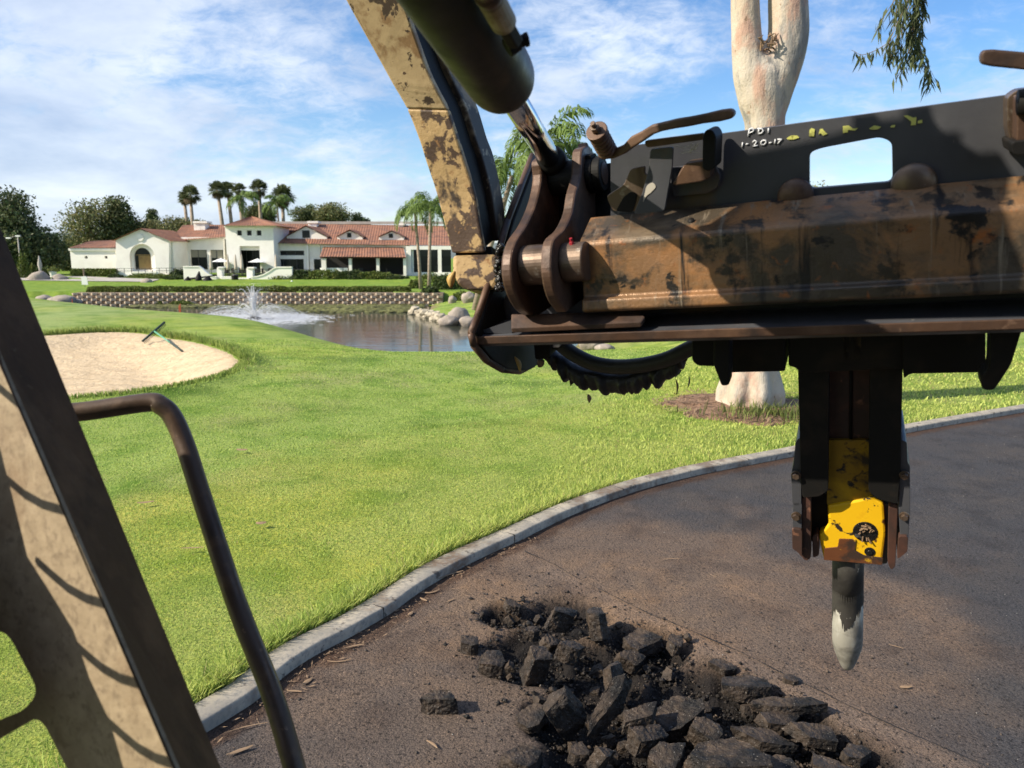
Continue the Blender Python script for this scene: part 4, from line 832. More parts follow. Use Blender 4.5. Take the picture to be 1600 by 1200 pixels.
# main hall
w = MB(); walled(w, 415, 381, 502, 430, YM - 1, [(421.5, 391.5, 475.5, 399), (421.5, 404.8, 475.5, 430)]); pb(w, 502, 381, 640, 390, YM - 1, .35); part('hall_wall', w, M['stucco'])
w = MB(); pb(w, 412, 379.8, 502, 383, YM - 1.2, .2); pb(w, 480.5, 383, 483, 425, YM - 1.35, .35); pb(w, 485, 405, 491, 425, YM - 1.2, .2); pb(w, 502, 383, 634, 387, YM - 1.12, .12); part('hall_trim', w, M['stucco_light'])
window(421.5, 391.5, 475.5, 399, YM - .7, 3); window(421.5, 404.8, 475.5, 430, YM - .7, 4)
g = MB(); pb(g, 491.5, 405, 501.5, 430, YM - 1.06, .05); part('door', g, M['glass'])
r = MB(); roof_sheet(r, AY(410, 380.5, YM - 1.6), AY(705, 384.5, YM - 1.6), AY(705, 353.5, 95), AY(425, 349, 95)); part('hall_roof', r, M['rooftile'])
r = MB(); a = AY(425, 349, 95); b = AY(705, 353.5, 95); r.box(a.x, b.x, 94.85, 95.2, a.z - .1, a.z + .22); part('ridge', r, M['concrete'])
chimney(480, 345.5, 497, 356, 93)
chimney(620, 349, 632, 356, 94)
for x0, x1, xa, ya, yb, wx0, wx1, wy0, wy1 in ((447, 511.5, 478, 352.5, 373.5, 472.5, 484, 360, 371.5), (526, 567.5, 546.5, 359, 374, 542.5, 549, 364, 371), (591, 632, 612, 360.5, 374.5, 607.5, 614, 365, 371.5)):
    Yd = 87.6; d = MB(); poly = [tuple(AY(x0 + 1, yb + .5, Yd)), tuple(AY(x1 - 1, yb + .5, Yd)), tuple(AY(x1 - 1, yb - 4, Yd)), tuple(AY(xa, ya + 1.5, Yd)), tuple(AY(x0 + 1, yb - 4, Yd))]; d.prism(poly, (0, 2.5, 0)); dm = part('dormer', d, M['stucco'])
    g = MB(); pb(g, wx0, wy0, wx1, wy1, Yd - .05, .04); gm = g.mesh('dormer_window'); gm.transform(Matrix.Translation(-CH.matrix_basis.translation)); link('window', gm, M['glass'], dm)
    r = MB(); E0 = AY(x0 - .5, yb - 4, Yd - .35); E1 = AY(x1 + .5, yb - 4, Yd - .35); T = AY(xa, ya, Yd - .35); k = Vector((0, 5.5, 0)); roof_sheet(r, E1, E1 + k, T + k, T, amp=.05); roof_sheet(r, E0 + k, E0, T, T + k, amp=.05); rm = r.mesh('dormer_roof'); rm.transform(Matrix.Translation(-CH.matrix_basis.translation)); link('roof', rm, M['rooftile'], dm)
# patio
r = MB(); roof_sheet(r, AY(499.5, 401.3, 82.2), AY(634, 402.3, 82.2), AY(630, 386.8, YM - 1.2), AY(505, 386.2, YM - 1.2)); part('patio_roof', r, M['rooftile'])
w = MB()
for x in (503, 545.5, 588.5, 630.5): pb(w, x, 401.5, x + (7 if x < 510 else 4.5), 433, 82.6, .4)
part('patio_posts', w, M['stucco_light'])
w = MB(); pb(w, 500, 401, 634, 403.5, 82.5, .25); part('patio_beam', w, M['guard_rust'])
g = MB(); pb(g, 507, 403, 634, 433, 85.6, .05); part('patio_glass', g, M['interior'])
w = MB(); pb(w, 503, 430, 636, 432, 82.8, 3); pb(w, 414, 430, 503, 432, 84, 3); part('patio_floor', w, M['concrete'])
# far wing
w = MB(); pb(w, 634, 384.5, 705, 390, 84.2, .3); pb(w, 633, 425.5, 705, 436, 84, .3); a = AY(634, 384.5, 84.2); w.box(a.x, a.x + .3, 84.5, 90, AY(634, 436, 84.2).z, a.z)
for x in (637, 684.5): pb(w, x, 390, x + 5.5, 425.5, 84.2, .3)
pb(w, 645, 390, 646.5, 425.5, 84.5, .2); part('far_wing_wall', w, M['stucco'])
g = MB(); pb(g, 646, 390, 705, 426, 85, .05); part('far_wing_glass', g, M['glass'])
# terrace wall and the swooping walls
w = MB(); pb(w, 456, 432.5, 635, 452, 81.5, .35); a = AY(635, 432.5, 81.5); b = AY(635, 452, 81.5); w.box(a.x, a.x + .3, 81.5, 84, b.z, a.z); tag(w.build('terrace_wall', M['stucco_light'], loc=tuple(AY(545, 446, 81.5))), 'white terrace wall below the dark patio bays', 'wall')
def swoop(pts, yb, Y, lab, th=.3):
    top = [tuple(AY(x, y, Y)) for x, y in pts]; z = AY(pts[0][0], yb, Y).z; w = MB(); w.prism(top + [(top[-1][0], Y, z), (top[0][0], Y, z)], (0, th, 0))
    cap = MB()
    for a, b in zip(top[:-1], top[1:]): cap.hexa([(a[0], Y - .06, a[2]), (b[0], Y - .06, b[2]), (b[0], Y + th + .06, b[2]), (a[0], Y + th + .06, a[2]), (a[0], Y - .06, a[2] + .12), (b[0], Y - .06, b[2] + .12), (b[0], Y + th + .06, b[2] + .12), (a[0], Y + th + .06, a[2] + .12)])
    o = w.build('swooping_wall', M['stucco'], loc=(top[0][0], Y, z)); tag(o, lab, 'wall', 'swooping white garden walls')
    cap.build('coping', M['stucco_light'], o, world=False).data.transform(Matrix.Translation(-Vector((top[0][0], Y, z)))); o.location = (top[0][0], Y, z)
swoop([(286, 417.5), (311, 417.5), (316, 421), (322, 427), (330, 432), (338, 434)], 447, 77.5, 'white wall swooping down from its high end by the railing')
swoop([(393, 434), (402, 433), (412, 430), (421, 425), (428, 420), (433, 418.5), (456, 418.5)], 448, 77.5, 'white wall swooping up to its high end before the big windows')
for x0, x1, y0, y1, lab in ((339.5, 349, 417, 433, 'white square pillar nearer the arched wing'), (385.5, 397, 417.5, 432, 'white tapered pillar behind the fountain')):
    w = MB(); pb(w, x0 + .8, y0 + 2, x1 - .8, 447, 78.2, .6); pb(w, x0, y0, x1, y0 + 2.2, 78.1, .8); o = w.build('garden_pillar', M['stucco_light'], loc=tuple(AY((x0 + x1) / 2, 445, 78.4)), bevel=.03); tag(o, lab, 'pillar', 'white garden pillars')
for x0, x1, y0, lab, m_ in ((346, 362, 432, 'low white wall block between the two pillars', 'stucco'), (373, 390, 434, 'low white wall block behind the fountain spray', 'stucco')):
    w = MB(); pb(w, x0, y0, x1, 447, 77.8, .5); tag(w.build('garden_wall', M[m_], loc=tuple(AY(x0, 446, 78)), bevel=.02), lab, 'wall', 'low white garden walls')
# railing, umbrellas, furniture
w = MB(); Yr = 80.5
for x in list(range(183, 288, 11)): pb(w, x, 419.5 + (x - 183) * -.008, x + .6, 427.5, Yr, .05)
for y in (419.5, 423.5): a, b = AY(183, y, Yr), AY(287, y - .8, Yr); w.tube([a, b], .025, 6)
tag(w.build('railing', M['frame'], loc=tuple(AY(235, 428, Yr))), 'thin dark metal railing in front of the arched wing', 'railing')
w = MB()
for x in range(347, 500, 6): pb(w, x, 421, x + .5, 431, 81.2, .04)
for y in (421, 424, 427): a, b = AY(347, y, 81.2), AY(500, y, 81.2); w.tube([a, b], .022, 6)
tag(w.build('fence', M['frame'], loc=tuple(AY(420, 431, 81.2))), 'dark metal fence along the terrace behind the swooping walls', 'fence')
UG = 'patio umbrellas on the terrace'
for i, (px, lab) in enumerate(((331, 'closed beige umbrella before the shaded window pair'), (357.5, 'closed beige umbrella in front of the tower corner'), (369.5, 'closed umbrella just beside the tower opening'), (379, 'closed pinkish umbrella in the dark tower opening'), (432.5, 'closed tan umbrella in front of the big hall windows'))):
    p = AY(px, 433, 82); t = thing('closed_umbrella', lab, 'umbrella', p, UG)
    MB().tube([(0, 0, 0), (0, 0, 2.35)], .03, 6).build('pole', M['frame'], t); m = MB(); m.tube([(0, 0, .75), (0, 0, 1.1), (0, 0, 1.9), (0, 0, 2.25), (0, 0, 2.4)], [.20, .17, .11, .07, .02], 8); m.build('canopy', M['umbrella'], t, smooth=True)
for px, y, lab in ((347, 405, 'open pale umbrella before the window with the blind'), (404, 405.5, 'open white umbrella in the tower opening')):
    p = AY(px, 432, 83); h = AY(px, y, 83).z - p.z; t = thing('open_umbrella', lab, 'umbrella', p, UG); MB().tube([(0, 0, 0), (0, 0, h)], .03, 6).build('pole', M['frame'], t)
    m = MB(); n = 10; vs = [(0, 0, h + .12)] + [(1.05 * math.cos(2 * math.pi * k / n), 1.05 * math.sin(2 * math.pi * k / n), h - .28) for k in range(n)]; m.add(vs, [(0, 1 + k, 1 + (k + 1) % n) for k in range(n)]); m.tube([(0, 0, h - .3), (0, 0, h + .14)], .03, 6); m.build('canopy', M['white'], t)
def patio_chair(p, rot, lab, m_, grp):
    t = thing('patio_chair', lab, 'chair', p, grp); t.rotation_euler.z = rot
    MB().box(-.24, .24, -.24, .24, .40, .46).build('seat', m_, t, bevel=.02); MB().box(-.24, .24, .20, .25, .46, .92).build('backrest', m_, t, bevel=.02)
    for sx in (-1, 1):
        for sy in (-1, 1): MB().box(sx * .21 - .02, sx * .21 + .02, sy * .21 - .02, sy * .21 + .02, 0, .4).build('leg', m_, t)
for i, px in enumerate((505, 512, 519.5, 526, 533, 541)):
    patio_chair(AY(px, 432, 83.2), math.pi, ['white chair beside the patio corner post', 'second white chair from the patio corner post', 'third white chair from the patio corner post', 'fourth white chair from the patio corner post', 'fifth white chair from the patio corner post', 'white chair right before the second patio post'][i], M['white'], 'white chairs in a row on the patio')
labs = ['dark chair behind the first white pillar', 'dark chair nearer the tower between the pillars', 'dark chair in the middle between the pillars', 'dark chair next to the tapered pillar', 'dark chair past the tapered pillar', 'dark chair below the open white umbrella', 'dark chair before the tower column', 'dark chair under the hall windows', 'dark chair at the terrace below the tan umbrella', 'dark chair behind the high end of the swooping wall', 'dark chair in the second patio bay', 'dark chair in the third patio bay']
for i, px in enumerate((354, 360, 367, 376, 383, 402, 414, 425, 440, 452, 565, 608)): patio_chair(AY(px, 432.5, 82.6), i * 1.3, labs[i], M['interior'], 'dark chairs on the terrace')
# covered dark furniture on the lawn, other clutter
def lump(name, lab, cat, px, py, Y, sx, sy, sz, m_, seed, zoff=0, cuts=2, grp=None):
    p = AY(px, py, Y); me = chunk_mesh(name, sx, sy, sz, seed, cuts=cuts, rough=.08); o = link(name, me, m_, smooth=True); o.location = (p.x, Y, p.z + zoff); return tag(o, lab, cat, grp)
t = thing('covered_grill', 'black covered bundle on the lawn before the swooping wall', 'cover', AY(311, 444, 76)); m = MB()
for dx, h, w_ in ((-1.1, .75, .5), (0, 1.25, .42), (.9, .8, .7)): m.tube([(dx, 0, -.1), (dx, 0, h * .5), (dx + .1, 0, h)], [w_, w_ * .7, .05], 7)
m.tube([(-1, 0, .5), (1.8, 0, .85)], [.12, .05], 5); m.build('cover', M['dark'], t, smooth=True)
t = thing('dark_bin', 'dark upright bin at the foot of the terrace wall block', 'bin', AY(368, 446, 77)); MB().tube([(0, 0, 0), (0, 0, .1), (0, 0, 1.0)], [.26, .30, .33], 12).build('body', M['dark'], t); MB().tube([(0, 0, 1.0), (0, 0, 1.08)], [.36, .3], 12).build('lid', M['frame'], t)
# light poles, signs, stakes, pots
p = AY(34, 431, 80); t = thing('light_pole', 'tall grey pole with two small lamps by the dark conifer', 'lamp post', p); h = AY(34, 368, 80).z - p.z
MB().tube([(0, 0, -.2), (0, 0, h)], [.09, .06], 8).build('pole', M['concrete'], t, smooth=True); m = MB(); m.tube([(-.9, 0, h - .25), (0, 0, h), (.35, 0, h - .05)], .03, 6); m.build('arm', M['frame'], t)
for dx in (-.95, .05): MB().box(dx - .22, dx + .22, -.12, .12, h - .12 - (.2 if dx < -.5 else 0), h + .02 - (.2 if dx < -.5 else 0)).build('lamp_head', M['white'], t)
p = AY(64, 432, 79); t = thing('statue', 'slim pale figure shaped post beside the road', 'post', p); m = MB(); m.tube([(0, 0, -.2), (0, 0, .7), (0, 0, 1.2), (0, 0, 1.7), (0, 0, 2.1)], [.16, .13, .22, .12, .03], 8); m.build('shaft', M['concrete'], t, smooth=True)
for px, Yp, lab in ((83.5, 80, 'white flower pot with a small shrub by the road'),):
    p = AY(px, 434, Yp); t = thing('flower_pot', lab, 'pot', p); MB().tube([(0, 0, 0), (0, 0, .1), (0, 0, .62), (0, 0, .66)], [.22, .24, .36, .38], 12).build('pot', M['white'], t, smooth=True)
    d = RNG.normal(0, 1, (260, 3)) * .26; d[:, 2] = np.abs(d[:, 2]) + .62; link('plant', leaf_mesh('plant', d, .16, M['weed']['c'], 1.5), M['weed'], t)
p = AY(132.5, 447, 66); t = thing('lawn_sign', 'small white tilted board standing on the far lawn', 'sign', p); m = MB(); m.prism([(-.24, 0, .12), (.28, 0, .1), (.24, 0, .72), (.12, 0, .84), (-.26, 0, .8)], (0, .05, 0)); m.build('board', M['white'], t); MB().tube([(0, .03, -.1), (0, .03, .3)], .02, 6).build('leg', M['frame'], t)
p = AY(132, 437, 78); t = thing('bollard', 'thin wooden post on the drive before the clipped hedge', 'post', p); MB().tube([(0, 0, -.1), (0, 0, 1.1), (0, 0, 1.15)], [.09, .08, .03], 8).build('shaft', M['bark'], t)
for i, (px, py, Y, h, lab) in enumerate(((282.5, 491, 46, .62, 'taller red stake of the pair at the lake edge'), (280.5, 488, 46.6, .42, 'shorter red stake of the pair at the lake edge'), (265, 508, 22, .10, 'small red marker on the grass beyond the rake'), (234, 514, 18, .08, 'tiny red marker on the bunker lip by the rake head'), (113.5, 476, 52, .40, 'red stake among the stones left of the block wall'))):
    p = AY(px, py, Y); g0 = max(gz(p.x, Y), -2.1); t = thing('stake', lab, 'stake', (p.x, Y, min(p.z, p.z)), 'red hazard stakes'); MB().tube([(0, 0, g0 - p.z - .2), (0, 0, h * .92), (0, 0, h)], [.026, .026, .012], 8).build('shaft', M['orange'], t)
for i, (px, py, lab) in enumerate(((456, 441, 'pale ground light nearest the swooping wall'), (478, 448, 'pale ground light on the far lawn before the wide shrub'), (573, 447, 'pale ground light below the patio bays'))):
    p = AY(px, py + 1.5, 75); t = thing('ground_light', lab, 'lamp', p, 'pale ground lights on the far lawn'); m = MB(); m.sphere((0, 0, .14), .13, nu=10, nv=6); m.tube([(0, 0, -.1), (0, 0, .1)], .04, 6); m.build('lamp', M['white'], t, smooth=True)
# drive beside the low wing
me = npmesh('drive', [tuple(AY(x, y, Y)) for x, y, Y in ((20, 440, 76), (235, 444.5, 74), (250, 441, 77), (140, 436, 81), (20, 434, 84))], [(0, 1, 2, 3, 4)])
for v in me.vertices: v.co.z = gz(v.co.x, v.co.y) + .05
link('drive', me, M['concrete'])['kind'] = 'structure'

# ------------------------------------------------------------------ lake edge
def block_wall():
    x0 = AY(112, 470, 58.6).x; x1 = AY(692, 470, 58.6).x; zt = -1.05; zb = -2.1; nr = 5; bh = (zt - zb) / nr; bl = .36; m = MB(); n = int((x1 - x0) / bl)
    back = MB(); back.box(x0, x1, 58.78, 60.3, zb - .5, zt - .02)
    for r in range(nr):
        for i in range(n):
            if (i + r) % 2: continue
            x = x0 + i * bl; e = random.uniform(-.02, .02); y = 58.5 + .03 * r
            bl_ = bl * 1.3; m.hexa([(x + .02, y + .06, zb + r * bh + .02), (x + bl_ * .3, y + e, zb + r * bh + .03), (x + bl_ * .98, y + .10, zb + r * bh + .02), (x + bl_ * .5, y + .3, zb + r * bh + .02), (x + .02, y + .06, zb + (r + 1) * bh - .02), (x + bl_ * .3, y + e, zb + (r + 1) * bh - .02), (x + bl_ * .98, y + .10, zb + (r + 1) * bh - .02), (x + bl_ * .5, y + .3, zb + (r + 1) * bh - .02)])
    t = thing('retaining_wall', 'long tan block retaining wall along the far side of the lake', 'wall', ((x0 + x1) / 2, 58.6, zb)); m.build('blocks', M['blocks'], t, world=True); back.build('wall_core', M['block_gap'], t, world=True)
block_wall()
def stones(name, pts, lab0, mat, grp, seed):
    for i, (px, py, Y, w, h, lab) in enumerate(pts):
        p = AY(px, py, Y); me = rock_mesh(name, w, w * .8, h * 1.15, seed + i); o = link(name, me, mat, smooth=True); o.location = (p.x, Y, p.z); tag(o, lab, 'rock', grp)
BO = [(62, 440, 77, 1.9, 1.5, 'big round grey boulder in the planting by the drive'), (94, 439, 77.5, 1.5, 1.0, 'second rounded boulder beside the big one'), (47, 442, 78, 1.2, 1.0, 'dark stone half hidden by the cab post'), (70, 473, 56.5, 1.4, .8, 'flat tan rock at the lake end behind the cab post'), (98, 473, 56.5, 1.9, .8, 'long low tan rock beside the start of the block wall'), (121, 474, 57, .8, .5, 'small tan rock touching the block wall'), (230, 443, 74, 1.1, .7, 'reddish rock on the far lawn before the railing'), (262, 445, 74, 1.0, .3, 'flat pale rock by the low planting'), (293, 446, 74, .9, .35, 'pale rock next to the covered bundle')]
stones('boulder', BO, '', M['boulder'], 'boulders around the lake and drive', 200)
BR = [(701, 505, 41.5, 1.05, .62, 'brown rounded boulder before the round grey one'), (716, 500, 42.0, 1.25, 1.0, 'round smooth grey boulder at the tip of the bank'), (731, 505, 41, .9, .55, 'tan boulder at the shore beside the machine'), (732, 468, 54, 1.0, .8, 'pale boulder by the palm trunk behind the machine'), (707, 471, 56, .6, .6, 'small pale statue like stone on the grass bank'), (925, 540, 27.5, .9, .6, 'brown rock on the slope seen under the machine'), (945, 546, 26.5, .7, .3, 'flat tan stone beside the brown rock under the machine')]
stones('boulder', BR, '', M['boulder'], 'boulders around the lake and drive', 230)
rp = random.Random(3); cnt = 0
for i in range(46):
    f = i / 45; px = 645 + 58 * f + rp.uniform(-3, 3); py = 491 + 13 * f + rp.uniform(-7, 3) * (1.2 - f * .6); Y = 49.5 - 7.5 * f + rp.uniform(-.3, .8); w = rp.uniform(.35, .7); me = rock_mesh('riprap_stone', w, w * .8, w * .7, 300 + i, .35, 2)
    p = AY(px, py, Y); o = link('riprap_stone', me, M['riprap']); o.location = p; o.rotation_euler = (rp.uniform(-.4, .4), rp.uniform(-.4, .4), rp.uniform(0, 6)); tag(o, f"{'small' if w < .46 else 'medium' if w < .6 else 'larger'} pale jagged stone {['at the far tip', 'near the far tip', 'in the middle', 'near the boulders', 'beside the brown boulder'][min(4, i // 10)]} of the shore stones, {['by the water', 'higher on the bank'][py < 488 + 13 * f]}", 'rock', 'pale jagged stones at the water edge')
# water plants
def lilies():
    n = 3600; X = RNG.uniform(-28, -5.5, n); Y = 50.5 + 7.6 * RNG.uniform(0, 1, n); k = (Y > 50.8 + 4.5 * sm(-X, 13, 22)) & (poly_sd(np.stack([X, Y], -1), LAKE) < -.15)
    X = X[k]; Y = Y[k]; n = len(X); s = RNG.uniform(.06, .2, n); a = RNG.uniform(0, 6.28, n); q = np.arange(6) * np.pi / 3
    V = np.stack([X[:, None] + np.cos(q + a[:, None]) * s[:, None], Y[:, None] + np.sin(q + a[:, None]) * s[:, None], np.broadcast_to(WZ + .02 + RNG.uniform(0, .12, n)[:, None] + .04 * np.sin(q * 1 + a[:, None]), (n, 6))], -1).reshape(-1, 3)
    me = npmesh('lily_pads', V, np.arange(6 * n).reshape(-1, 6)); vcol(me, np.repeat(np.array(M['lily']['c'])[None] * RNG.uniform(.5, 1.7, n)[:, None], 6, 0)); link('lily_pads', me, M['lily'])['kind'] = 'stuff'
lilies()
# fountain
fp = AY(397, 499, 45.5); FT = thing('fountain', 'fountain throwing white jets and a wide ring of spray on the lake', 'fountain', (fp.x, fp.y, WZ))
m = MB(); rf = random.Random(8)
for i in range(26):
    a = rf.uniform(0, 6.283); h = rf.uniform(1.0, 1.9); R = rf.uniform(.1, .8); k = 9; pth = [(math.cos(a) * R * t, math.sin(a) * R * t, .15 + h * (1 - (t - .85) ** 2 / .7225)) for t in [j / k for j in range(k + 1)]]; m.tube(pth, [.007 + .005 * rf.random()] * (k + 1), 4)
m.build('central_jets', M['foam'], FT, smooth=True)
m = MB()
for i in range(90):
    a = rf.uniform(0, 6.283); h = rf.uniform(.35, .8); R = rf.uniform(1.8, 3.4); k = 8; pth = [(math.cos(a) * R * t, math.sin(a) * R * t, .1 + h * 4 * t * (1 - t)) for t in [j / k for j in range(k + 1)]]; m.tube(pth, [.006] * (k + 1), 3)
m.build('low_jets', M['foam'], FT, smooth=True)
def drops(nm, n, fn, s0, s1):
    P = np.array([fn() for _ in range(n)]); s = RNG.uniform(s0, s1, n); b = np.array([(1, 0, 0), (-.5, .87, 0), (-.5, -.87, 0), (0, 0, 1.2)]); V = (b[None] * s[:, None, None] + P[:, None]).reshape(-1, 3)
    F = (np.arange(n)[:, None, None] * 4 + np.array([(0, 1, 3), (1, 2, 3), (2, 0, 3), (0, 2, 1)])[None]).reshape(-1, 3); link(nm, npmesh(nm, V, F), M['foam'], FT)
def f1():
    a = rf.uniform(0, 6.283); z = abs(rf.gauss(.9, .55)); z = min(z, 2.1); r = abs(rf.gauss(0, .16 + .33 * z)); return (math.cos(a) * r, math.sin(a) * r, max(.1, z))
def f2():
    a = rf.uniform(0, 6.283); r = rf.gauss(2.6, .75); return (math.cos(a) * r, math.sin(a) * r, abs(rf.gauss(0, .22)) * max(0, 1.3 - abs(r - 1.6) * .5))
drops('spray_mist', 3800, f1, .006, .018); drops('spray_ring', 8000, f2, .010, .03)
m = MB(); m.tube([(0, 0, -.3), (0, 0, .1), (0, 0, .16)], [.45, .4, .15], 14); m.build('float', M['dark'], FT, smooth=True)
n = 1700; a = RNG.uniform(0, 6.28, n); r = np.abs(RNG.normal(2.7, 1.0, n)); s = RNG.uniform(.03, .16, n); q = np.arange(5) * 1.2566
V = np.stack([(np.cos(a) * r)[:, None] + np.cos(q) * s[:, None] * 1.8, (np.sin(a) * r)[:, None] + np.sin(q) * s[:, None], np.full((n, 5), .018) + RNG.uniform(0, .012, (n, 1))], -1).reshape(-1, 3); link('foam_patches', npmesh('foam_patches', V, np.arange(5 * n).reshape(-1, 5)), M['foam'], FT)

# bunker rake
A_ = AY(222.5, 533, 14.6); B_ = AY(257, 503.5, 15.2); T_ = A_.lerp(B_, .52); E_ = G(285, 549, .02); rk = thing('bunker_rake', 'green handled rake tipped up on the bunker edge with a dark toothed head', 'rake', T_)
m = MB(); m.tube([A_, B_], .022, 8); d = (B_ - A_); tdir = Vector((.25, .1, -.5)).normalized() * .07
for i in range(18): q = A_ + d * (i + .5) / 18; m.tube([q, q + tdir], .007, 5)
m.build('rake_head', M['dark_green'], rk, world=True, smooth=True); MB().tube([T_, T_.lerp(E_, .6)], .016, 8).build('handle', M['green_metal'], rk, world=True, smooth=True); MB().tube([T_.lerp(E_, .6), E_], .017, 8).build('grip', M['dark_green'], rk, world=True, smooth=True)

# ------------------------------------------------------------------ eucalyptus
def eucalyptus():
    base = G(1172, 628, .1); Yb = base.y; gzz = gz(base.x, base.y); base.z = gzz; t = thing('eucalyptus_tree', 'pale smooth barked eucalyptus forking into two limbs above the black plate', 'tree', base)
    def at(px, py, wpx): p = AY(px, py, Yb); return p, wpx / 2 / FPX * (p - CO).dot(CF)
    def tb(mb, L, seg=22):
        P = []; R = []
        for px, py, w in L: p, r = at(px, py, w); P.append(p); R.append(r)
        S = smooth_path(P, 5); RR = np.interp(np.linspace(0, len(R) - 1, len(S)), range(len(R)), R); mb.tube(S, list(RR), seg); return P[-1]
    mb = MB(); tb(mb, [(1162, 650, 96), (1169, 632, 84), (1176, 595, 74), (1181, 540, 66), (1188, 400, 60), (1193, 260, 60), (1195, 190, 61), (1191, 150, 70), (1190, 118, 70), (1192, 90, 40), (1192, 82, 10)])
    l = tb(mb, [(1192, 215, 40), (1184, 160, 58), (1175, 118, 58), (1169, 86, 50), (1166, 50, 46), (1164, 0, 44), (1164, -60, 42), (1150, -200, 40), (1110, -480, 34), (1080, -800, 26)])
    r = tb(mb, [(1196, 215, 40), (1204, 160, 58), (1215, 118, 64), (1226, 86, 62), (1232, 50, 62), (1231, 0, 60), (1230, -60, 54), (1262, -200, 48), (1330, -480, 40), (1400, -800, 30)])
    for k in range(7):   # root flare
        a = k * .9 + .3; q = base + Vector((math.cos(a) * .36, math.sin(a) * .34, -.10)); mb.tube([base + Vector((math.cos(a) * .14, math.sin(a) * .14, .5)), base + Vector((math.cos(a) * .27, math.sin(a) * .27, .13)), q], [.13, .12, .03], 8)
    me = mb.mesh('trunk'); me.transform(Matrix.Translation(-base)); o = link('trunk', me, M['euc_bark'], t)
    rm = o.modifiers.new('blend', 'REMESH'); rm.mode = 'VOXEL'; rm.voxel_size = .026; rm.use_smooth_shade = True; s = o.modifiers.new('soft', 'SMOOTH'); s.iterations = 5; s.factor = .6
    m = MB(); g = random.Random(4); c = AY(1192, 66, Yb - .05)
    for i in range(34): q = c + Vector((g.uniform(-.09, .09), g.uniform(-.2, .06), g.uniform(-.11, .02))); m.tube([q, q + Vector((g.uniform(-.09, .09), g.uniform(-.08, .08), g.uniform(-.01, .12)))], [.012, .005], 4)
    m.build('fork_litter', M['dryleaf'], t, world=True)
    # hanging branch with long drooping leaves
    m = MB(); V = []; F = []; K = []; g = random.Random(12); Yh = 8.2
    strands = [([(1440, -60), (1420, 10), (1395, 60), (1352, 85), (1330, 78)], 30), ([(1440, -60), (1432, 20), (1420, 80), (1398, 130)], 46), ([(1440, -60), (1420, 0), (1400, 40), (1380, 92)], 30), ([(1440, -60), (1436, 30), (1440, 90), (1462, 130)], 60), ([(1440, -60), (1430, 10), (1424, 60), (1430, 100)], 62), ([(1440, -60), (1405, -10), (1385, 20), (1368, 50)], 26), ([(1440, -60), (1415, 10), (1408, 70), (1410, 105)], 44), ([(1445, -60), (1444, 10), (1436, 60), (1444, 104), (1458, 138)], 60), ([(1440, -60), (1438, -10), (1430, 30), (1421, 62)], 60), ([(1420, 10), (1398, 70), (1390, 95)], 26), ([(1440, -60), (1426, -30), (1405, 5), (1398, 34)], 34)]
    for L, nl in [(L, int(nl * 1.7)) for L, nl in strands]:
        y0 = Yh + g.uniform(-.35, .35); P = smooth_path([AY(x, y, y0 + .04 * i) for i, (x, y) in enumerate(L)], 6); m.tube(P, [.006 - .004 * i / len(P) for i in range(len(P))], 5)
        for k in range(nl):
            f = (k + g.random()) / nl * .93 + .07; q = P[min(int(f * (len(P) - 1)), len(P) - 1)] + Vector((g.uniform(-.03, .03), g.uniform(-.06, .06), g.uniform(-.02, .02))); d = Vector((g.uniform(-.55, .55), g.uniform(-.55, .55), -1)).normalized(); l_ = g.uniform(.09, .17); w = Vector((g.uniform(-1, 1), g.uniform(-1, 1), 0)).normalized() * l_ * .085
            b = len(V); d2 = (d + Vector((g.uniform(-.3, .3), 0, 0))).normalized(); V += [q, q + d * l_ * .35 + w, q + d * l_ * .35 + d2 * l_ * .65, q + d * l_ * .35 - w]; F.append((b, b + 1, b + 2, b + 3)); K += [g.uniform(.55, 1.5)] * 4
    up = AY(1440, -60, Yh); src = AY(1330, -480, Yb); m.tube([up, up + Vector((.1, .2, .5)), up.lerp(src, .5) + Vector((.2, 0, .5)), src], [.006, .012, .03, .05], 6)
    me = npmesh('hanging_branch', V, F); vcol(me, np.array(M['euc']['c'])[None] * np.array(K)[:, None]); hb = link('hanging_branch', me, M['euc'], t, world=True); m.build('twigs', M['bark'], t, world=True)
    # crown far above the frame (throws the shade)
    E = []
    for px, py, rr_ in ((1080, -800, 1.8), (1400, -800, 1.8), (1250, -1150, 2.2)): p = AY(px, py, Yb); E.append((tuple(p - base), (rr_, rr_, rr_ * .7)))
    P, tt, _ = crown_pts(E, 60, 40, .35, 77); link('crown', leaf_mesh('crown', P, .18, M['euc']['c'], 4, tt), M['euc'], t)
    # litter ring and weeds at the foot
    g = np.random.default_rng(5); k = 90; a = np.linspace(0, 2 * np.pi, k, endpoint=False); vs = [(base.x, base.y, gz(base.x, base.y) + .05)]
    for ring, f in enumerate((.35, .7, 1.0)):
        for q in a:
            rr2 = (.95 + .14 * math.sin(3 * q + 1) + .09 * math.sin(7 * q)) * f; x = base.x - .05 + rr2 * math.cos(q) * 1.05; y = base.y + rr2 * math.sin(q) * .8 - .1; vs.append((x, y, gz(x, y) + (.045 if ring < 2 else -.01)))
    F = [(0, 1 + i, 1 + (i + 1) % k) for i in range(k)] + [(1 + r * k + i, 1 + (r + 1) * k + i, 1 + (r + 1) * k + (i + 1) % k, 1 + r * k + (i + 1) % k) for r in (0, 1) for i in range(k)]
    me = bpy.data.meshes.new('leaf_litter'); me.from_pydata(vs, [], F); link('leaf_litter', me, M['litter'], smooth=True)['kind'] = 'stuff'
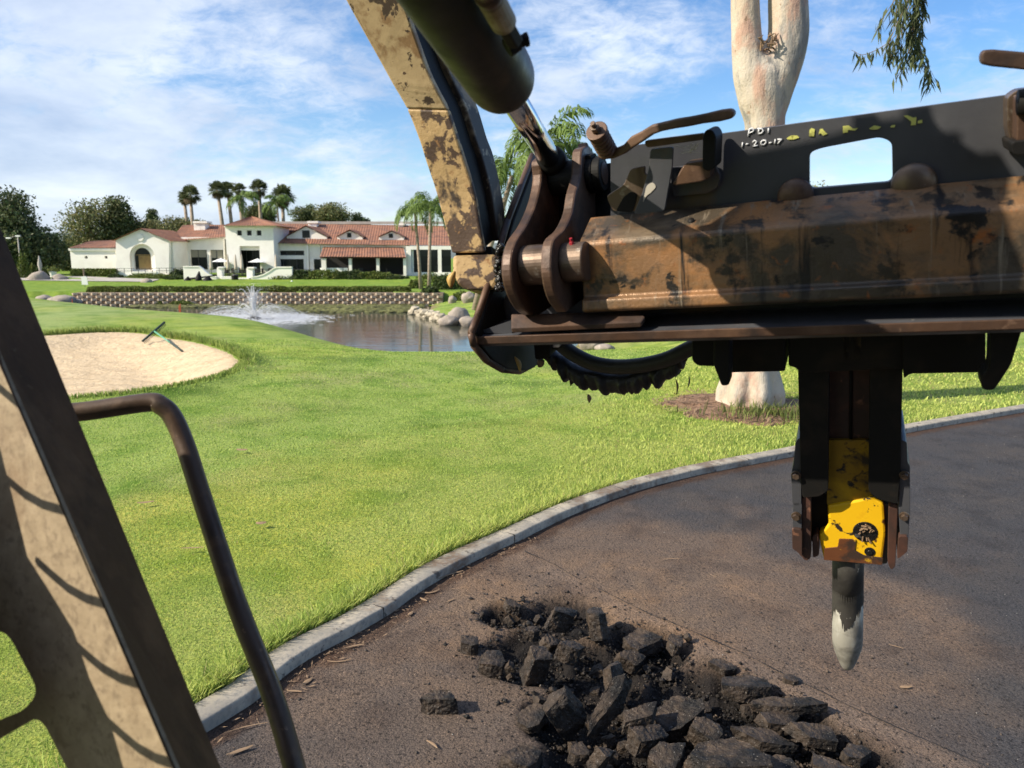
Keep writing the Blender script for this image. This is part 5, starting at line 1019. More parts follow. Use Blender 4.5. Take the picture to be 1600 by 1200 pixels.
    n = 900; q = g.uniform(0, 6.28, n); rr3 = np.sqrt(g.uniform(.1, 1, n)) * 1.1; P = np.stack([base.x + rr3 * np.cos(q), base.y + rr3 * .8 * np.sin(q) - .1], -1); z = lawn_h(P)[0] + .05; L = g.uniform(.02, .07, n); d = np.stack([np.cos(q * 7), np.sin(q * 7), g.uniform(-.1, .4, n)], -1) * L[:, None]; e = np.stack([-np.sin(q * 7), np.cos(q * 7), np.zeros(n)], -1) * .008; c = np.column_stack([P, z])
    link('litter_flakes', npmesh('litter_flakes', np.stack([c - d, c + e, c + d, c - e], 1).reshape(-1, 3), np.arange(4 * n).reshape(-1, 4)), M['dryleaf'])['kind'] = 'stuff'
    n = 420; P = np.column_stack([g.normal(base.x + .05, .32, n), g.normal(base.y - .62, .12, n)]); z = lawn_h(P)[0] + .03; w_ = grass_blades('trunk_weeds', P, z, g.uniform(.05, .17, n), np.full(n, .012), np.tile(np.array(M['weed']['c']), (n, 1)) * g.uniform(.5, 1.6, (n, 1)), M['grass'], lean=.6); w_['kind'] = 'stuff'
eucalyptus()

# ------------------------------------------------------------------ skid steer: attachment frame (right, down, forward)
def cw(v): return CR * v[0] + CU * v[1] + CF * v[2]
mR = cw((.911, .0034, -.4125)).normalized(); mD = cw((.147, -.933, .334)); mD = (mD - mR * mD.dot(mR)).normalized(); mN = mR.cross(mD).normalized()
MO = W(1328, 500, 1.03)
MM = Matrix.Translation(MO) @ Matrix((mR, mD, mN)).transposed().to_4x4(); MI = MM.inverted()
LC = MI @ CO
def lray(px, py): return MI.to_3x3() @ ray(px, py)
def n_(px, py, n): r = lray(px, py); return LC + r * ((n - LC.z) / r.z)          # picture point on the plane n = const
def r_(px, py, x): r = lray(px, py); return LC + r * ((x - LC.x) / r.x)          # ... on the plane r = const
def ln(pts, n): return [n_(x, y, n) for x, y in pts]
def lr(pts, x): return [r_(a, b, x) for a, b in pts]
CAB = thing('skid_steer_loader', 'worn cream and rust skid steer loader seen from its cab, arm, beam and cab post', 'loader', mat=MM)
BRK = thing('hydraulic_breaker', 'black mounting plate with a yellow hydraulic breaker and steel chisel hanging from it', 'breaker', mat=MM)
def pxs(c): return (MM @ Vector(c) - CO).dot(CF) / FPX      # metres per picture pixel at a local point
def rod(mb, a, b, r, seg=28): return mb.tube([a, b], r, seg)
def rounded(poly, r=.01, k=4):
    """round the corners of a planar outline"""
    out = []; n = len(poly); P = [Vector(p) for p in poly]
    for i in range(n):
        p = P[i]; a = P[i - 1] - p; b = P[(i + 1) % n] - p; rr2 = min(r, a.length * .45, b.length * .45); s = p + a.normalized() * rr2; e = p + b.normalized() * rr2
        for j in range(k + 1): t = j / k; out.append(s * (1 - t) ** 2 + p * 2 * t * (1 - t) + e * t * t)
    return out

# black plate of the breaker mount, with its window
m = MB(); hole = rounded(ln([(1265, 238), (1285, 231), (1375, 214), (1394, 222), (1395, 284), (1265, 295)], .0), .008)
m.prism(ln([(954, 232.5), (1120, 210), (1700, 131.5), (1950, 97.7), (1950, 488), (1400, 497), (770, 508), (800, 440), (954, 425)], 0), (0, 0, .012), [hole]); m.build('mounting_plate', M['black'], BRK, bevel=.002)
# bottom flange: dark web and brown edge
def rprism(mb, prof, px, x0, x1, n=None):
    """prof: [(row, n)] at picture column px; run along the plate from column x0 to x1"""
    pts = [n_(px, y, q) for y, q in prof]; a = n_(x0, 510, -.1).x; b = n_(x1, 510, -.1).x; return mb.prism([(a, p.y, p.z) for p in pts], (b - a, 0, 0))
m = MB(); rprism(m, [(478, -.004), (484, -.03), (509, -.098), (523, -.100), (527, -.090), (500, -.015), (492, -.002)], 1300, 741, 1950); m.build('bottom_flange', M['black'], BRK, bevel=.002)
m = MB(); rprism(m, [(507.5, -.100), (508.5, -.104), (522.5, -.104), (523.6, -.100), (521, -.0985), (511, -.0985)], 1300, 739, 1950); m.build('flange_edge', M['brown'], BRK, bevel=.001)
m = MB(); q = [n_(x, y, z) for x, y, z in ((800, 497, -.075), (1000, 494, -.075), (1009, 502, -.090), (1003, 511, -.1005), (800, 520, -.1005))]; m.prism(q, mD * 0 + Vector((0, -.007, -.001))); m.build('flange_pad', M['brown'], BRK, bevel=.002)
RL = n_(737, 520, -.1).x
g = [(832, 243), (860, 250), (866, 420), (846, 556), (832, 570), (812, 580), (784, 577), (760, 563), (740, 539), (736, 521), (745, 497), (770, 424), (793, 345)]
m = MB(); m.prism(lr(g, RL), (.012, 0, 0)); m.build('end_gusset', M['dark'], BRK, bevel=.002)
m = MB(); e = [r_(x, y, RL + .006) for x, y in g[4:] + [g[0]]]; e2 = e
for a, b in zip(e2[:-1], e2[1:]): m.tube([a, b], .0058, 8)
m.build('gusset_rim', M['brown'], BRK, smooth=True)
m = MB(); m.prism(ln([(742, 520), (800, 500), (800, 521)], -.085), (0, .004, .01)); m.build('corner_rib', M['black'], BRK)
# white paint marks and worn yellow letters on the plate
def strokes(nm, S, n, r, mat): 
    m = MB()
    for s in S: m.tube([n_(x, y, n) for x, y in s], r, 6)
    o = m.build(nm, mat, BRK, smooth=True); return o
PD1 = [[(1169, 213), (1171, 202)], [(1169, 203), (1175, 200), (1178, 203), (1176, 206), (1170, 208)], [(1185, 209), (1186, 200.5)], [(1183.5, 201), (1190, 201), (1193, 204), (1190, 208), (1184.5, 209)], [(1200.5, 208), (1201, 200)]]
D17 = [[(1159.5, 230), (1160.5, 222.5)], [(1165.5, 225.5), (1169.5, 224.7)], [(1176, 222.5), (1179, 219.5), (1182.5, 221), (1180, 225), (1176, 228.5), (1184, 227.5)], [(1192, 219), (1189, 222), (1189.5, 226), (1193.5, 226.5), (1197, 223), (1196.5, 219.5), (1192, 219)], [(1201.5, 223.5), (1206, 222.7)], [(1210.5, 225), (1211.5, 217.5)], [(1215, 218), (1222, 217.3), (1218, 221), (1215.5, 225)]]
strokes('painted_writing', PD1 + D17, -.0008, .0009, M['white_mark'])
YL = [[(1229, 216), (1236, 212), (1246, 212), (1249, 215), (1240, 218), (1231, 218)], [(1238, 218), (1236, 213), (1241, 211)], [(1264, 213), (1265, 203), (1268, 200), (1273, 202), (1272, 213)], [(1279, 210), (1281, 202), (1285, 201), (1290, 207), (1293, 209), (1286, 212), (1282, 208)], [(1317, 208), (1317, 197), (1326, 196), (1333, 201), (1341, 200), (1336, 204), (1325, 203), (1325, 207)], [(1358, 201), (1366, 196), (1377, 198), (1372, 202), (1363, 203)], [(1391, 199), (1393, 196), (1399, 195), (1398, 199)], [(1412, 181), (1418, 180), (1427, 184), (1432, 183), (1431, 195), (1423, 196), (1424, 190)], [(1434, 189), (1441, 187), (1441, 192), (1434, 193)]]
m = MB()
for s in YL: m.prism(ln(s, -.0012), (0, 0, .0009))
m.build('worn_letters', M['yellow_mark'], BRK)
# domed bolt heads
for x, y, rpx in ((1243, 306, 27), (1428, 288, 33)):
    c = n_(x, y, -.010); m = MB(); m.sphere(c, rpx * pxs(c), sz=.45, nu=28, nv=18); m.build('bolt_head', M['brown'] if rpx < 30 else M['steel'], BRK, smooth=True)
# rusty quick attach beam
m = MB(); px = 1150; P_ = [n_(px, y + 5 if y < 400 else y, q) for y, q in ((312, -.012), (347, -.066), (352, -.072), (358, -.076), (452, -.086), (458, -.094), (474, -.097), (478, -.094), (478, -.02))]
k1 = n_(905, 400, -.08).x; m.prism([(k1, p.y, p.z) for p in P_], (1.05, 0, 0)); BEAM = m.build('attach_beam', M['beam'], CAB, bevel=.004, bseg=3)
m = MB(); q = n_(1078, 340, -.053); m.tube([q + Vector((0, .0045, .0045)), q + Vector((0, .014, .014))], .0046, 14); m.build('pin_hole', M['dark'], CAB, smooth=True)
# ears
t1 = .016
def ear(px, back, front, nm):
    x = n_(px, 415, -.125).x; P = smooth_path(lr(front, x + t1 * .9), 4); top, bot = P[0], P[-1]
    poly = P + [Vector((top.x, bot.y + .004, .02)), Vector((top.x, bot.y - .06, .10)), Vector((top.x, top.y + .012, .10)), Vector((top.x, top.y - .006, .075))]; m = MB(); m.prism([(x, p.y, p.z) for p in poly], (t1, 0, 0)); m.build(nm, M['brown'], CAB, bevel=.003); return x
F1 = [(848, 246), (843, 254), (845, 280), (837, 318), (822, 352), (806, 376), (798, 405), (799, 438), (808, 466), (821, 486), (838, 495)]
F2 = [(916, 228), (908, 236), (906, 272), (898, 302), (893, 332), (881, 358), (864, 376), (860, 410), (862, 440), (870, 468), (884, 488)]
x1 = ear(786, 0, F1, 'pivot_ear'); x2 = ear(850, 0, F2, 'pivot_ear')
# lower pivot pin with sleeve, upper pin
pc = n_(918, 408, -.088); xe = pc.x; pr = 31.5 * pxs(pc)
m = MB(); rod(m, (x1 + t1, pc.y, pc.z), (x2, pc.y, pc.z), pr * 1.02, 40); m.build('pin_sleeve', M['steel'], CAB, smooth=False, bevel=.002)
m = MB(); rod(m, (x2 + t1, pc.y, pc.z), (xe, pc.y, pc.z), pr * .98, 40); pin = m.build('pivot_pin', M['steel'], CAB, bevel=.002)
m = MB(); c = Vector((x2 + t1 + .016, pc.y - pr, pc.z - .006)); rod(m, c + Vector((0, .006, 0)), c + Vector((0, -.002, 0)), .0036, 6); rod(m, c + Vector((0, -.002, 0)), c + Vector((0, -.007, -.001)), .0022, 10); m.build('grease_nipple', M['red_cap'], CAB, bevel=.0004)
uc = n_(944, 271, .068); ur = 28 * pxs(uc)
m = MB(); rod(m, (x2 - .004, uc.y, uc.z), (x2 + .026, uc.y, uc.z), ur, 36); rod(m, (x2 + .026, uc.y, uc.z), (uc.x, uc.y, uc.z), ur * .96, 36); m.build('upper_pin', M['dark'], CAB, bevel=.002)
m = MB(); rod(m, (uc.x - .001, uc.y, uc.z), (uc.x + .0015, uc.y, uc.z), ur * .62, 30); m.build('pin_cap', M['brown'], CAB, bevel=.0005)
m = MB(); m.prism([(uc.x - .028, uc.y - ur - .003, uc.z - .010), (uc.x - .014, uc.y - ur - .003, uc.z - .012), (uc.x - .010, uc.y - ur - .004, uc.z + .002), (uc.x - .024, uc.y - ur - .004, uc.z + .006)], (0, .008, 0)); m.build('lock_bolt', M['dark'], CAB, bevel=.001)
m = MB(); rod(m, (x1 + t1, uc.y, uc.z), (x2, uc.y, uc.z), ur * .95, 32); m.build('rod_eye', M['dark'], CAB, bevel=.003)
# back web between ears, so no sky shows through
m = MB(); a = r_(846, 262, x1 + t1); m.prism([(x1 + .004, a.y + .012, .10), (x2 + .10, a.y + .012, .10), (x2 + .10, 0, .02), (x1 + .004, 0, .02)], (0, 0, .005)); m.build('ear_web', M['dark'], CAB)
# lever with its spring bolt, latch plates
def bar(pts, n0, w, mat, nm, parent=CAB, th=.010, bev=.003):
    """flat bar along picture points (x, y, half height in px)"""
    up = [(x, y - h) for x, y, h in pts]; lo = [(x, y + h) for x, y, h in reversed(pts)]; nn = [p[2] if False else n0 for p in pts]; m = MB(); m.prism(ln(up + lo, n0), (0, 0, th)); return m.build(nm, mat, parent, bevel=bev)
def leverbar(pts, nm):
    """pts: x, y(top), y(bottom), n"""
    m = MB(); ring = []
    for x, yt, yb, n in pts:
        a = n_(x, yt, n); b = n_(x, yb, n); ring.append([a, b, b + Vector((0, 0, .020)), a + Vector((0, 0, .020))])
    vs = [p for r in ring for p in r]; fs = [(0, 1, 2, 3), tuple(len(vs) - 4 + i for i in (3, 2, 1, 0))]
    for i in range(len(ring) - 1):
        for j in range(4): fs.append((4 * i + j, 4 * i + (j + 1) % 4, 4 * i + 4 + (j + 1) % 4, 4 * i + 4 + j))
    m.add(vs, fs); me = m.mesh(nm); return link(nm, me, M['brown'], CAB, bevel=.004, bseg=3)
leverbar([(938, 236, 250, -.045), (958, 233, 248, -.05), (974, 226, 241, -.055), (986, 213, 232, -.06), (1002, 205, 222, -.066), (1018, 195, 211, -.072), (1035, 191, 205, -.076), (1055, 186, 201, -.080), (1075, 183, 198, -.082), (1100, 178, 193, -.084), (1125, 172, 190, -.086), (1141, 170, 186, -.087), (1147, 174, 181, -.087)], 'locking_lever')
leverbar([(1533, 85, 97, -.10), (1538, 78, 101, -.10), (1552, 77, 104, -.10), (1620, 83, 111, -.10), (1700, 90, 122, -.10)], 'locking_lever')
sa = n_(934, 208, -.075); sb = n_(950, 238, -.045); m = MB(); ax = (sb - sa); u_ = ax.normalized(); s1 = u_.cross(Vector((0, 0, 1))).normalized(); s2 = u_.cross(s1); sp = [sa + ax * (i / 90) + (s1 * math.cos(i * .42) + s2 * math.sin(i * .42)) * .0105 for i in range(91)]
m.tube(sp, .0034, 8); m.build('spring', M['brown'], CAB, smooth=True)
m = MB(); rod(m, sa - ax * .10, sb, .008, 16); rod(m, sa - ax * .14, sa - ax * .02, .0145, 24); m.build('spring_bolt', M['brown'], CAB, bevel=.001)
m = MB(); rod(m, sa - ax * .34, sa - ax * .12, .0065, 6); rod(m, sa - ax * .50, sa - ax * .34, .0036, 10); m.build('nut', M['steel'], CAB, bevel=.0006)
def plate(nm, pts, n, th, mat, holes=(), rr_=.004, parent=CAB): m = MB(); m.prism(rounded(ln(pts, n), rr_, 3), (0, 0, th), [rounded(ln(h, n), .004, 3) for h in holes]); return m.build(nm, mat, parent, bevel=.0015)
plate('latch_cover', [(1016, 233), (1052, 229), (1050, 262), (1038, 330), (990, 335), (1004, 300), (1014, 262)], -.050, .006, M['black'])
plate('latch_plate', [(948, 306), (975, 288), (985, 264), (1008, 259), (1007, 272), (1015, 274), (1016, 330), (958, 330), (950, 314)], -.034, .006, M['steel'])
plate('latch_slot', [(962, 330), (974, 308), (986, 299), (996, 302), (993, 318), (988, 332)], -.0355, .0008, M['dark'])
plate('latch_wedge', [(1051, 287), (1070, 255), (1100, 251), (1111, 262), (1110, 278), (1096, 284), (1054, 290)], -.045, .035, M['brown'])
plate('latch_bar', [(1006, 220), (1100, 208), (1102, 218), (1010, 231)], -.050, .012, M['brown'])
plate('bracket_cheek', [(1098, 214), (1102, 203), (1112, 202), (1119, 212), (1117, 262), (1108, 268), (1097, 264)], -.065, .055, M['dark'])
plate('bracket_base', [(1046, 262), (1116, 255), (1126, 276), (1122, 292), (1108, 302), (1052, 308)], -.014, .010, M['black'], parent=BRK)
m = MB(); g3 = random.Random(2)
for i in range(9): a = n_(1050 + g3.uniform(0, 30), 232 + g3.uniform(-5, 8), -.055); b = n_(1080 + g3.uniform(0, 18), 226 + g3.uniform(-4, 12), -.058); m.tube([a, a.lerp(b, .5) + Vector((0, .003, 0)), b], .0003, 3)
m.build('cobweb_straw', M['web'], CAB)
for i, q in enumerate([[(1004, 318), (1010, 290), (1020, 284), (1026, 292), (1016, 302), (1010, 306)]]): plate('bird_dropping', q, -.0508, .0006, M['web'])
# far latch at the picture edge
plate('latch_bracket', [(1574, 152), (1590, 140), (1640, 134), (1640, 232), (1582, 238), (1574, 200)], -.030, .03, M['steel'])
plate('latch_bracket', [(1590, 150), (1650, 140), (1650, 214), (1588, 222)], -.062, .03, M['brown'])
plate('bracket_base', [(1580, 222), (1660, 214), (1660, 236), (1584, 243)], -.075, .07, M['dark'])
m = MB(); rod(m, n_(1590, 160, -.066), n_(1680, 148, -.066), .013, 18); m.build('latch_pin', M['dark'], CAB, smooth=True)

# unseen caster added above the frame, shaped from the shade on plate and beam
def add_shade_caster():
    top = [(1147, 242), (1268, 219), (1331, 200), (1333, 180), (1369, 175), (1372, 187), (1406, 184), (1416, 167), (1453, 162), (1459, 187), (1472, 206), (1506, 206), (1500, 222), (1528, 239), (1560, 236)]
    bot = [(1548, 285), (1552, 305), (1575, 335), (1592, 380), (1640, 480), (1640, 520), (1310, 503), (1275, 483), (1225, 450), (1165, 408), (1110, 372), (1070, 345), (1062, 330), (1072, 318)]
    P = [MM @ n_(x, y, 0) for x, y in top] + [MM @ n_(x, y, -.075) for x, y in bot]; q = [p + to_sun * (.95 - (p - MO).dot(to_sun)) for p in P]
    m = MB(); m.prism(q, to_sun * .012); m.build('shade_caster', M['post'], CAB, world=True)
add_shade_caster()

# lifting arm: front face, dark side, rear flange
ST = [((470, -140, .74), (590, -120, .70), (660, -120, .84)), ((540, 0, .86), (629, 0, .83), (690, 10, .96)), ((590, 90, .95), (664, 100, .93), (716, 96, 1.05)), ((612, 130, .99), (681, 138, .97), (731, 132, 1.09)), ((635, 170, 1.03), (699, 172, 1.01), (747, 168, 1.12)), ((655, 220, 1.07), (715, 220, 1.05), (761, 214, 1.16)), ((665, 252, 1.10), (725, 252, 1.08), (772, 244, 1.19)), ((681, 300, 1.14), (740, 300, 1.12), (783, 294, 1.23)), ((693, 345, 1.17), (748, 346, 1.15), (789, 332, 1.26)), ((706, 396, 1.20), (757, 395, 1.18), (792, 366, 1.29))]
def loft(nm, rings, mat, parent=CAB, bevel=.003, world=True):
    k = len(rings[0]); vs = [p for r in rings for p in r]; fs = [tuple(range(k)), tuple(len(vs) - 1 - i for i in range(k))]
    for i in range(len(rings) - 1):
        for j in range(k): fs.append((k * i + j, k * i + (j + 1) % k, k * i + k + (j + 1) % k, k * i + k + j))
    m = MB(); m.add(vs, fs); return m.build(nm, mat, parent, world=world, bevel=bevel)
A = [[W(p[0], p[1], p[2] + (1.2 - s[0][2]) * .62) for p in s] for s in ST]
def P4(s, ins, a, b, off=0):
    """ring of a strip between fractions a..b across the side, inset by ins"""
    FL, FR, BR = s; e = (FR - FL).normalized(); p = FR.lerp(BR, a) - e * ins; q = FR.lerp(BR, b) - e * ins; return p, q, e
A = [list(q) for q in zip(*[smooth_path([a[j] for a in A], 4) for j in range(3)])]
loft('lifting_arm', [[s[0], s[1], s[1].lerp(s[2], .10), s[0] + (s[2] - s[1]) * .10] for s in A[:17]] , M['cream'])
loft('arm_lower_face', [[s[0], s[1], s[1].lerp(s[2], .10), s[0] + (s[2] - s[1]) * .10] for s in A[16:]] , M['cream_worn'])
core = []
for s in A: e = (s[1] - s[0]); core.append([s[0] + (s[2] - s[1]) * .08 + e * .05, s[1].lerp(s[2], .08) - e * .16, s[1].lerp(s[2], .92) - e * .16, s[0] + (s[2] - s[1]) * .92 + e * .05])
loft('arm_web', core, M['dark'])
loft('arm_rear_flange', [[s[1].lerp(s[2], .62) - (s[1] - s[0]) * .5, s[1].lerp(s[2], .60), s[2], s[2] - (s[1] - s[0]) * .5] for s in A], M['flange'])
m = MB(); m.prism([W(x, y, 1.205) for x, y in ((712, 385), (768, 385), (768, 402), (712, 402))], CF * .09 + CR * .02); m.build('dark_gap_filler', M['dark'], CAB, world=True)  # dark piece added so the gap between arm and boss reads dark
bs = [W(x, y, d) for x, y, d in ((706, 399, 1.19), (771, 397, 1.175), (783, 405, 1.175), (786, 430, 1.175), (774, 451, 1.18), (726, 453, 1.19), (714, 444, 1.19), (706, 424, 1.19))]
m = MB(); m.prism(bs, CF * .11 + CR * .03); m.build('arm_boss', M['cream_worn'], CAB, world=True, bevel=.008, bseg=3)
m = MB(); g4 = random.Random(6)
for i in range(60): y = g4.uniform(384, 452); c = W(780 + g4.uniform(-6, 7) , y, 1.168 + g4.uniform(-.004, .01)); m.sphere(c, g4.uniform(.002, .006), nu=6, nv=4)
m.build('grease', M['grease'], CAB, world=True, smooth=True)
# tilt cylinder
c0 = Vector((-.052, .335, .67)); c1 = Vector((.068, .338, 1.2)); cd = (c1 - c0).normalized()
def cyl(t): p = c0 + cd * t; return CO + CR * p.x + CU * p.y + CF * p.z
tB = (.862 - .67) / cd.z
m = MB(); rb = .0385; m.tube([cyl(-.45), cyl(tB - .030), cyl(tB - .018), cyl(tB - .008), cyl(tB - .002), cyl(tB)], [rb, rb, rb * .985, rb * .93, rb * .84, rb * .6], 48); m.build('cylinder_barrel', M['barrel'], CAB, world=True, smooth=True)
t2 = (1.17 - .67) / cd.z; m = MB(); m.tube([cyl(tB - .02), cyl(t2)], .0158, 32); m.build('cylinder_rod', M['chrome'], CAB, world=True, smooth=True)
m = MB(); m.tube([cyl(t2 - .03), cyl(t2 - .01), cyl(t2 + .02)], [.019, .023, .024], 24); m.build('rod_end', M['dark'], CAB, world=True, smooth=True)
q = [W(745, -60, 0.519), W(766, 0, 0.600), W(780, 24, 0.630)]; m = MB(); m.tube(q, 0.0088, 20); m.tube([W(761, -14, 0.580), W(764, -8, 0.589)], 0.0115, 20); m.build('hydraulic_pipe', M['brown'], CAB, world=True, smooth=True)
m = MB(); m.tube([W(766, -4, 0.600), W(787, 35, 0.645)], 0.0111, 20); m.build('pipe_collar', M['flange'], CAB, world=True, bevel=.001)
m = MB(); m.tube([W(787, 35, 0.645), W(803, 64, 0.680)], 0.0085, 6); m.tube([W(792, 76, 0.690), W(808, 64, 0.690)], 0.0085, 16); m.tube([W(805, 68, 0.690), W(821, 62, 0.690)], 0.0054, 16); m.tube([W(819, 63, 0.690), W(826, 61, 0.690)], 0.0067, 6); m.build('pipe_fitting', M['dark'], CAB, world=True, bevel=.001)

# breaker: housing columns, crosswise box, fangs, yellow body, chisel
def blk(nm, pts, n, th, mat, bev=.003, rr_=.004): m = MB(); m.prism(rounded(ln(pts, n), rr_, 3), (0, 0, th)); return m.build(nm, mat, BRK, bevel=bev)
blk('cross_housing', [(1136, 500), (1227, 497), (1227, 581), (1140, 583)], .04, .10, M['dark'])
blk('cross_housing', [(1231, 497), (1420, 492), (1420, 576), (1250, 584), (1243, 575), (1232, 573)], .045, .10, M['dark'])
blk('cross_housing', [(1410, 492), (1540, 490), (1540, 586), (1531, 582), (1422, 584), (1412, 592)], .04, .10, M['dark'])
blk('hook_block', [(1081, 514), (1123, 513), (1123, 573), (1090, 572), (1081, 564)], -.03, .05, M['dark'], rr_=.008)
blk('hook', [(1115, 512), (1140, 512), (1141, 584), (1139, 603), (1127, 604), (1122, 590), (1114, 570)], -.045, .03, M['dark'])
blk('hook', [(1548, 514), (1598, 512), (1580, 570), (1553, 611), (1534, 609), (1532, 590), (1546, 575)], -.045, .03, M['dark'], rr_=.006)
blk('housing_column', [(1245, 510), (1296, 510), (1294, 767), (1280, 776), (1254, 778), (1251, 740)], .065, .13, M['dark'], .006)
blk('housing_column', [(1360, 505), (1412, 503), (1407, 745), (1402, 788), (1375, 781), (1363, 774), (1357, 766)], .065, .13, M['dark'], .006)
blk('upper_body', [(1287, 500), (1367, 500), (1363, 692), (1290, 692)], .10, .09, M['guard_rust'])
for x in (1316, 1333): blk('hose_fitting', [(x, 524), (x + 14, 524), (x + 12, 560), (x + 3, 562)], .045, .012, M['flange'])
m = MB(); rod(m, n_(1330, 555, .098), n_(1329, 690, .098), .0022, 8); m.build('seam', M['dark'], BRK, smooth=True)
blk('yellow_neck', [(1292, 688), (1361, 688), (1362, 782), (1292, 790)], .092, .09, M['yellow_grime_shade'], .003)  # upper piece of the yellow body, its shade put into the grimy colour
blk('yellow_body', [(1293, 790), (1340, 782), (1362, 775), (1381, 788), (1384, 833), (1378, 882), (1287, 874), (1279, 837), (1295, 819)], .088, .10, M['yellow'], .005)
blk('rust_band', [(1288, 857), (1309, 855), (1311, 842), (1338, 843), (1336, 860), (1350, 868), (1380, 872), (1378.5, 883), (1287, 875)], .0865, .002, M['yellow_rust'], .0005, .002)
c = n_(1352, 830, .090); kk = pxs(c); m = MB(); m.tube([c + Vector((0, 0, -.003)), c + Vector((0, 0, .01))], 18 * kk, 26); m.build('side_port', M['grease'], BRK, bevel=.001)
m = MB(); g5 = random.Random(3)
for i in range(12): p = c + Vector((g5.uniform(-12, 10) * kk, g5.uniform(-12, 12) * kk, -.004)); m.tube([p, p + Vector((g5.uniform(-10, 10) * kk, g5.uniform(-10, 10) * kk, -.002))], .0014, 5)
m.build('port_debris', M['dryleaf'], BRK)
c = n_(1359, 861, .090); m = MB(); m.tube([c + Vector((0, 0, -.003)), c + Vector((0, 0, .01))], 8 * kk, 20); m.tube([c + Vector((0, 0, -.005)), c], 4 * kk, 6); m.build('plug', M['grease'], BRK, bevel=.0005)
blk('guard_plate', [(1253, 778), (1267, 775), (1267, 872), (1260, 877), (1253, 872)], .075, .02, M['guard_rust'])
blk('guard_plate', [(1269, 838), (1278, 833), (1280, 868), (1270, 872)], .082, .03, M['guard_rust'])
blk('guard_plate', [(1389, 790), (1403, 788), (1399, 886), (1392, 891), (1387, 880)], .075, .02, M['guard_rust'])
blk('inner_guard', [(1267, 776), (1296, 770), (1291, 830), (1268, 848)], .105, .05, M['dark'])
blk('inner_guard', [(1372, 780), (1390, 790), (1387, 880), (1378, 882), (1381, 830)], .100, .05, M['black'])
blk('side_clamp', [(1243, 690), (1250, 683), (1252, 720), (1252, 790), (1238, 790), (1236, 742), (1240, 722)], .07, .12, M['black'], .005, .006)
blk('side_clamp', [(1239, 786), (1253, 786), (1252, 870), (1246, 862), (1238, 858)], .07, .11, M['black'], .004)
blk('side_clamp_foot', [(1237.5, 826), (1253, 828), (1253, 872), (1247, 863), (1238, 858)], .064, .10, M['guard_rust'], .003)
blk('side_clamp', [(1407, 688), (1417, 690), (1418, 722), (1422, 728), (1422, 800), (1418, 862), (1408, 868), (1404, 790)], .07, .12, M['black'], .005, .006)
blk('side_clamp_foot', [(1404, 838), (1419, 838), (1418, 862), (1408, 870), (1402, 874)], .064, .10, M['guard_rust'], .003)
ca = n_(1325, 868, .12); cb = n_(1324, 1006, .12); cc = n_(1324, 1045, .12); kk = pxs(cb); r0 = 22.5 * kk; ch = M['chisel_top']
ax = (cb - ca)
m = MB(); m.tube([ca - ax * .2, ca.lerp(cb, .50)], [r0 * .975, r0 * .985], 40); m.build('chisel_shank', M['chisel_top'], BRK, smooth=True)
tip = [ca.lerp(cb, .36), ca.lerp(cb, .93), cb, cb.lerp(cc, .3), cb.lerp(cc, .62), cb.lerp(cc, .85), cb.lerp(cc, .96), cc]; m = MB(); m.tube(tip, [r0 * .96, r0 * .985, r0 * .96, r0 * .82, r0 * .62, r0 * .44, r0 * .28, r0 * .06], 40)
m.build('chisel_point', M['chisel_tip'], BRK, smooth=True)
for x, y, n in ((1244, 742, .066), (1244, 806, .066), (1413, 742, .066), (1413, 806, .066), (1270, 535, .060), (1386, 533, .060)):
    m = MB(); c = n_(x, y, n); m.tube([c, c + Vector((0, 0, -.008))], 5.5 * pxs(c), 6); m.tube([c + Vector((0, 0, .0005)), c + Vector((0, 0, -.002))], 7.5 * pxs(c), 16); m.build('side_bolt', M['steel'], BRK, bevel=.0006)
# ragged paint edge on the shank
m = MB(); g6 = random.Random(5); n = 120; base_d = ca.lerp(cb, .48); vs = []; u_ = ax.normalized(); s1 = u_.cross(Vector((0, 0, 1))).normalized(); s2 = u_.cross(s1)
for j in range(n):
    a = 2 * math.pi * j / n; L = ax.length * (.10 + .22 * noise.noise(Vector((math.cos(a) * 1.6, math.sin(a) * 1.6, 0))) + .16 * abs(noise.noise(Vector((j * .37, 2, 0)))) + .06 * noise.noise(Vector((j * 1.1, 5, 0)))); rv = (s1 * math.cos(a) + s2 * math.sin(a)); vs += [base_d - ax * .16 + rv * r0 * .978, base_d + u_ * L + rv * r0 * .999]
m.add(vs, [(2 * j, 2 * ((j + 1) % n), 2 * ((j + 1) % n) + 1, 2 * j + 1) for j in range(n)]); m.build('shank_edge', M['chisel_top'], BRK, smooth=True)
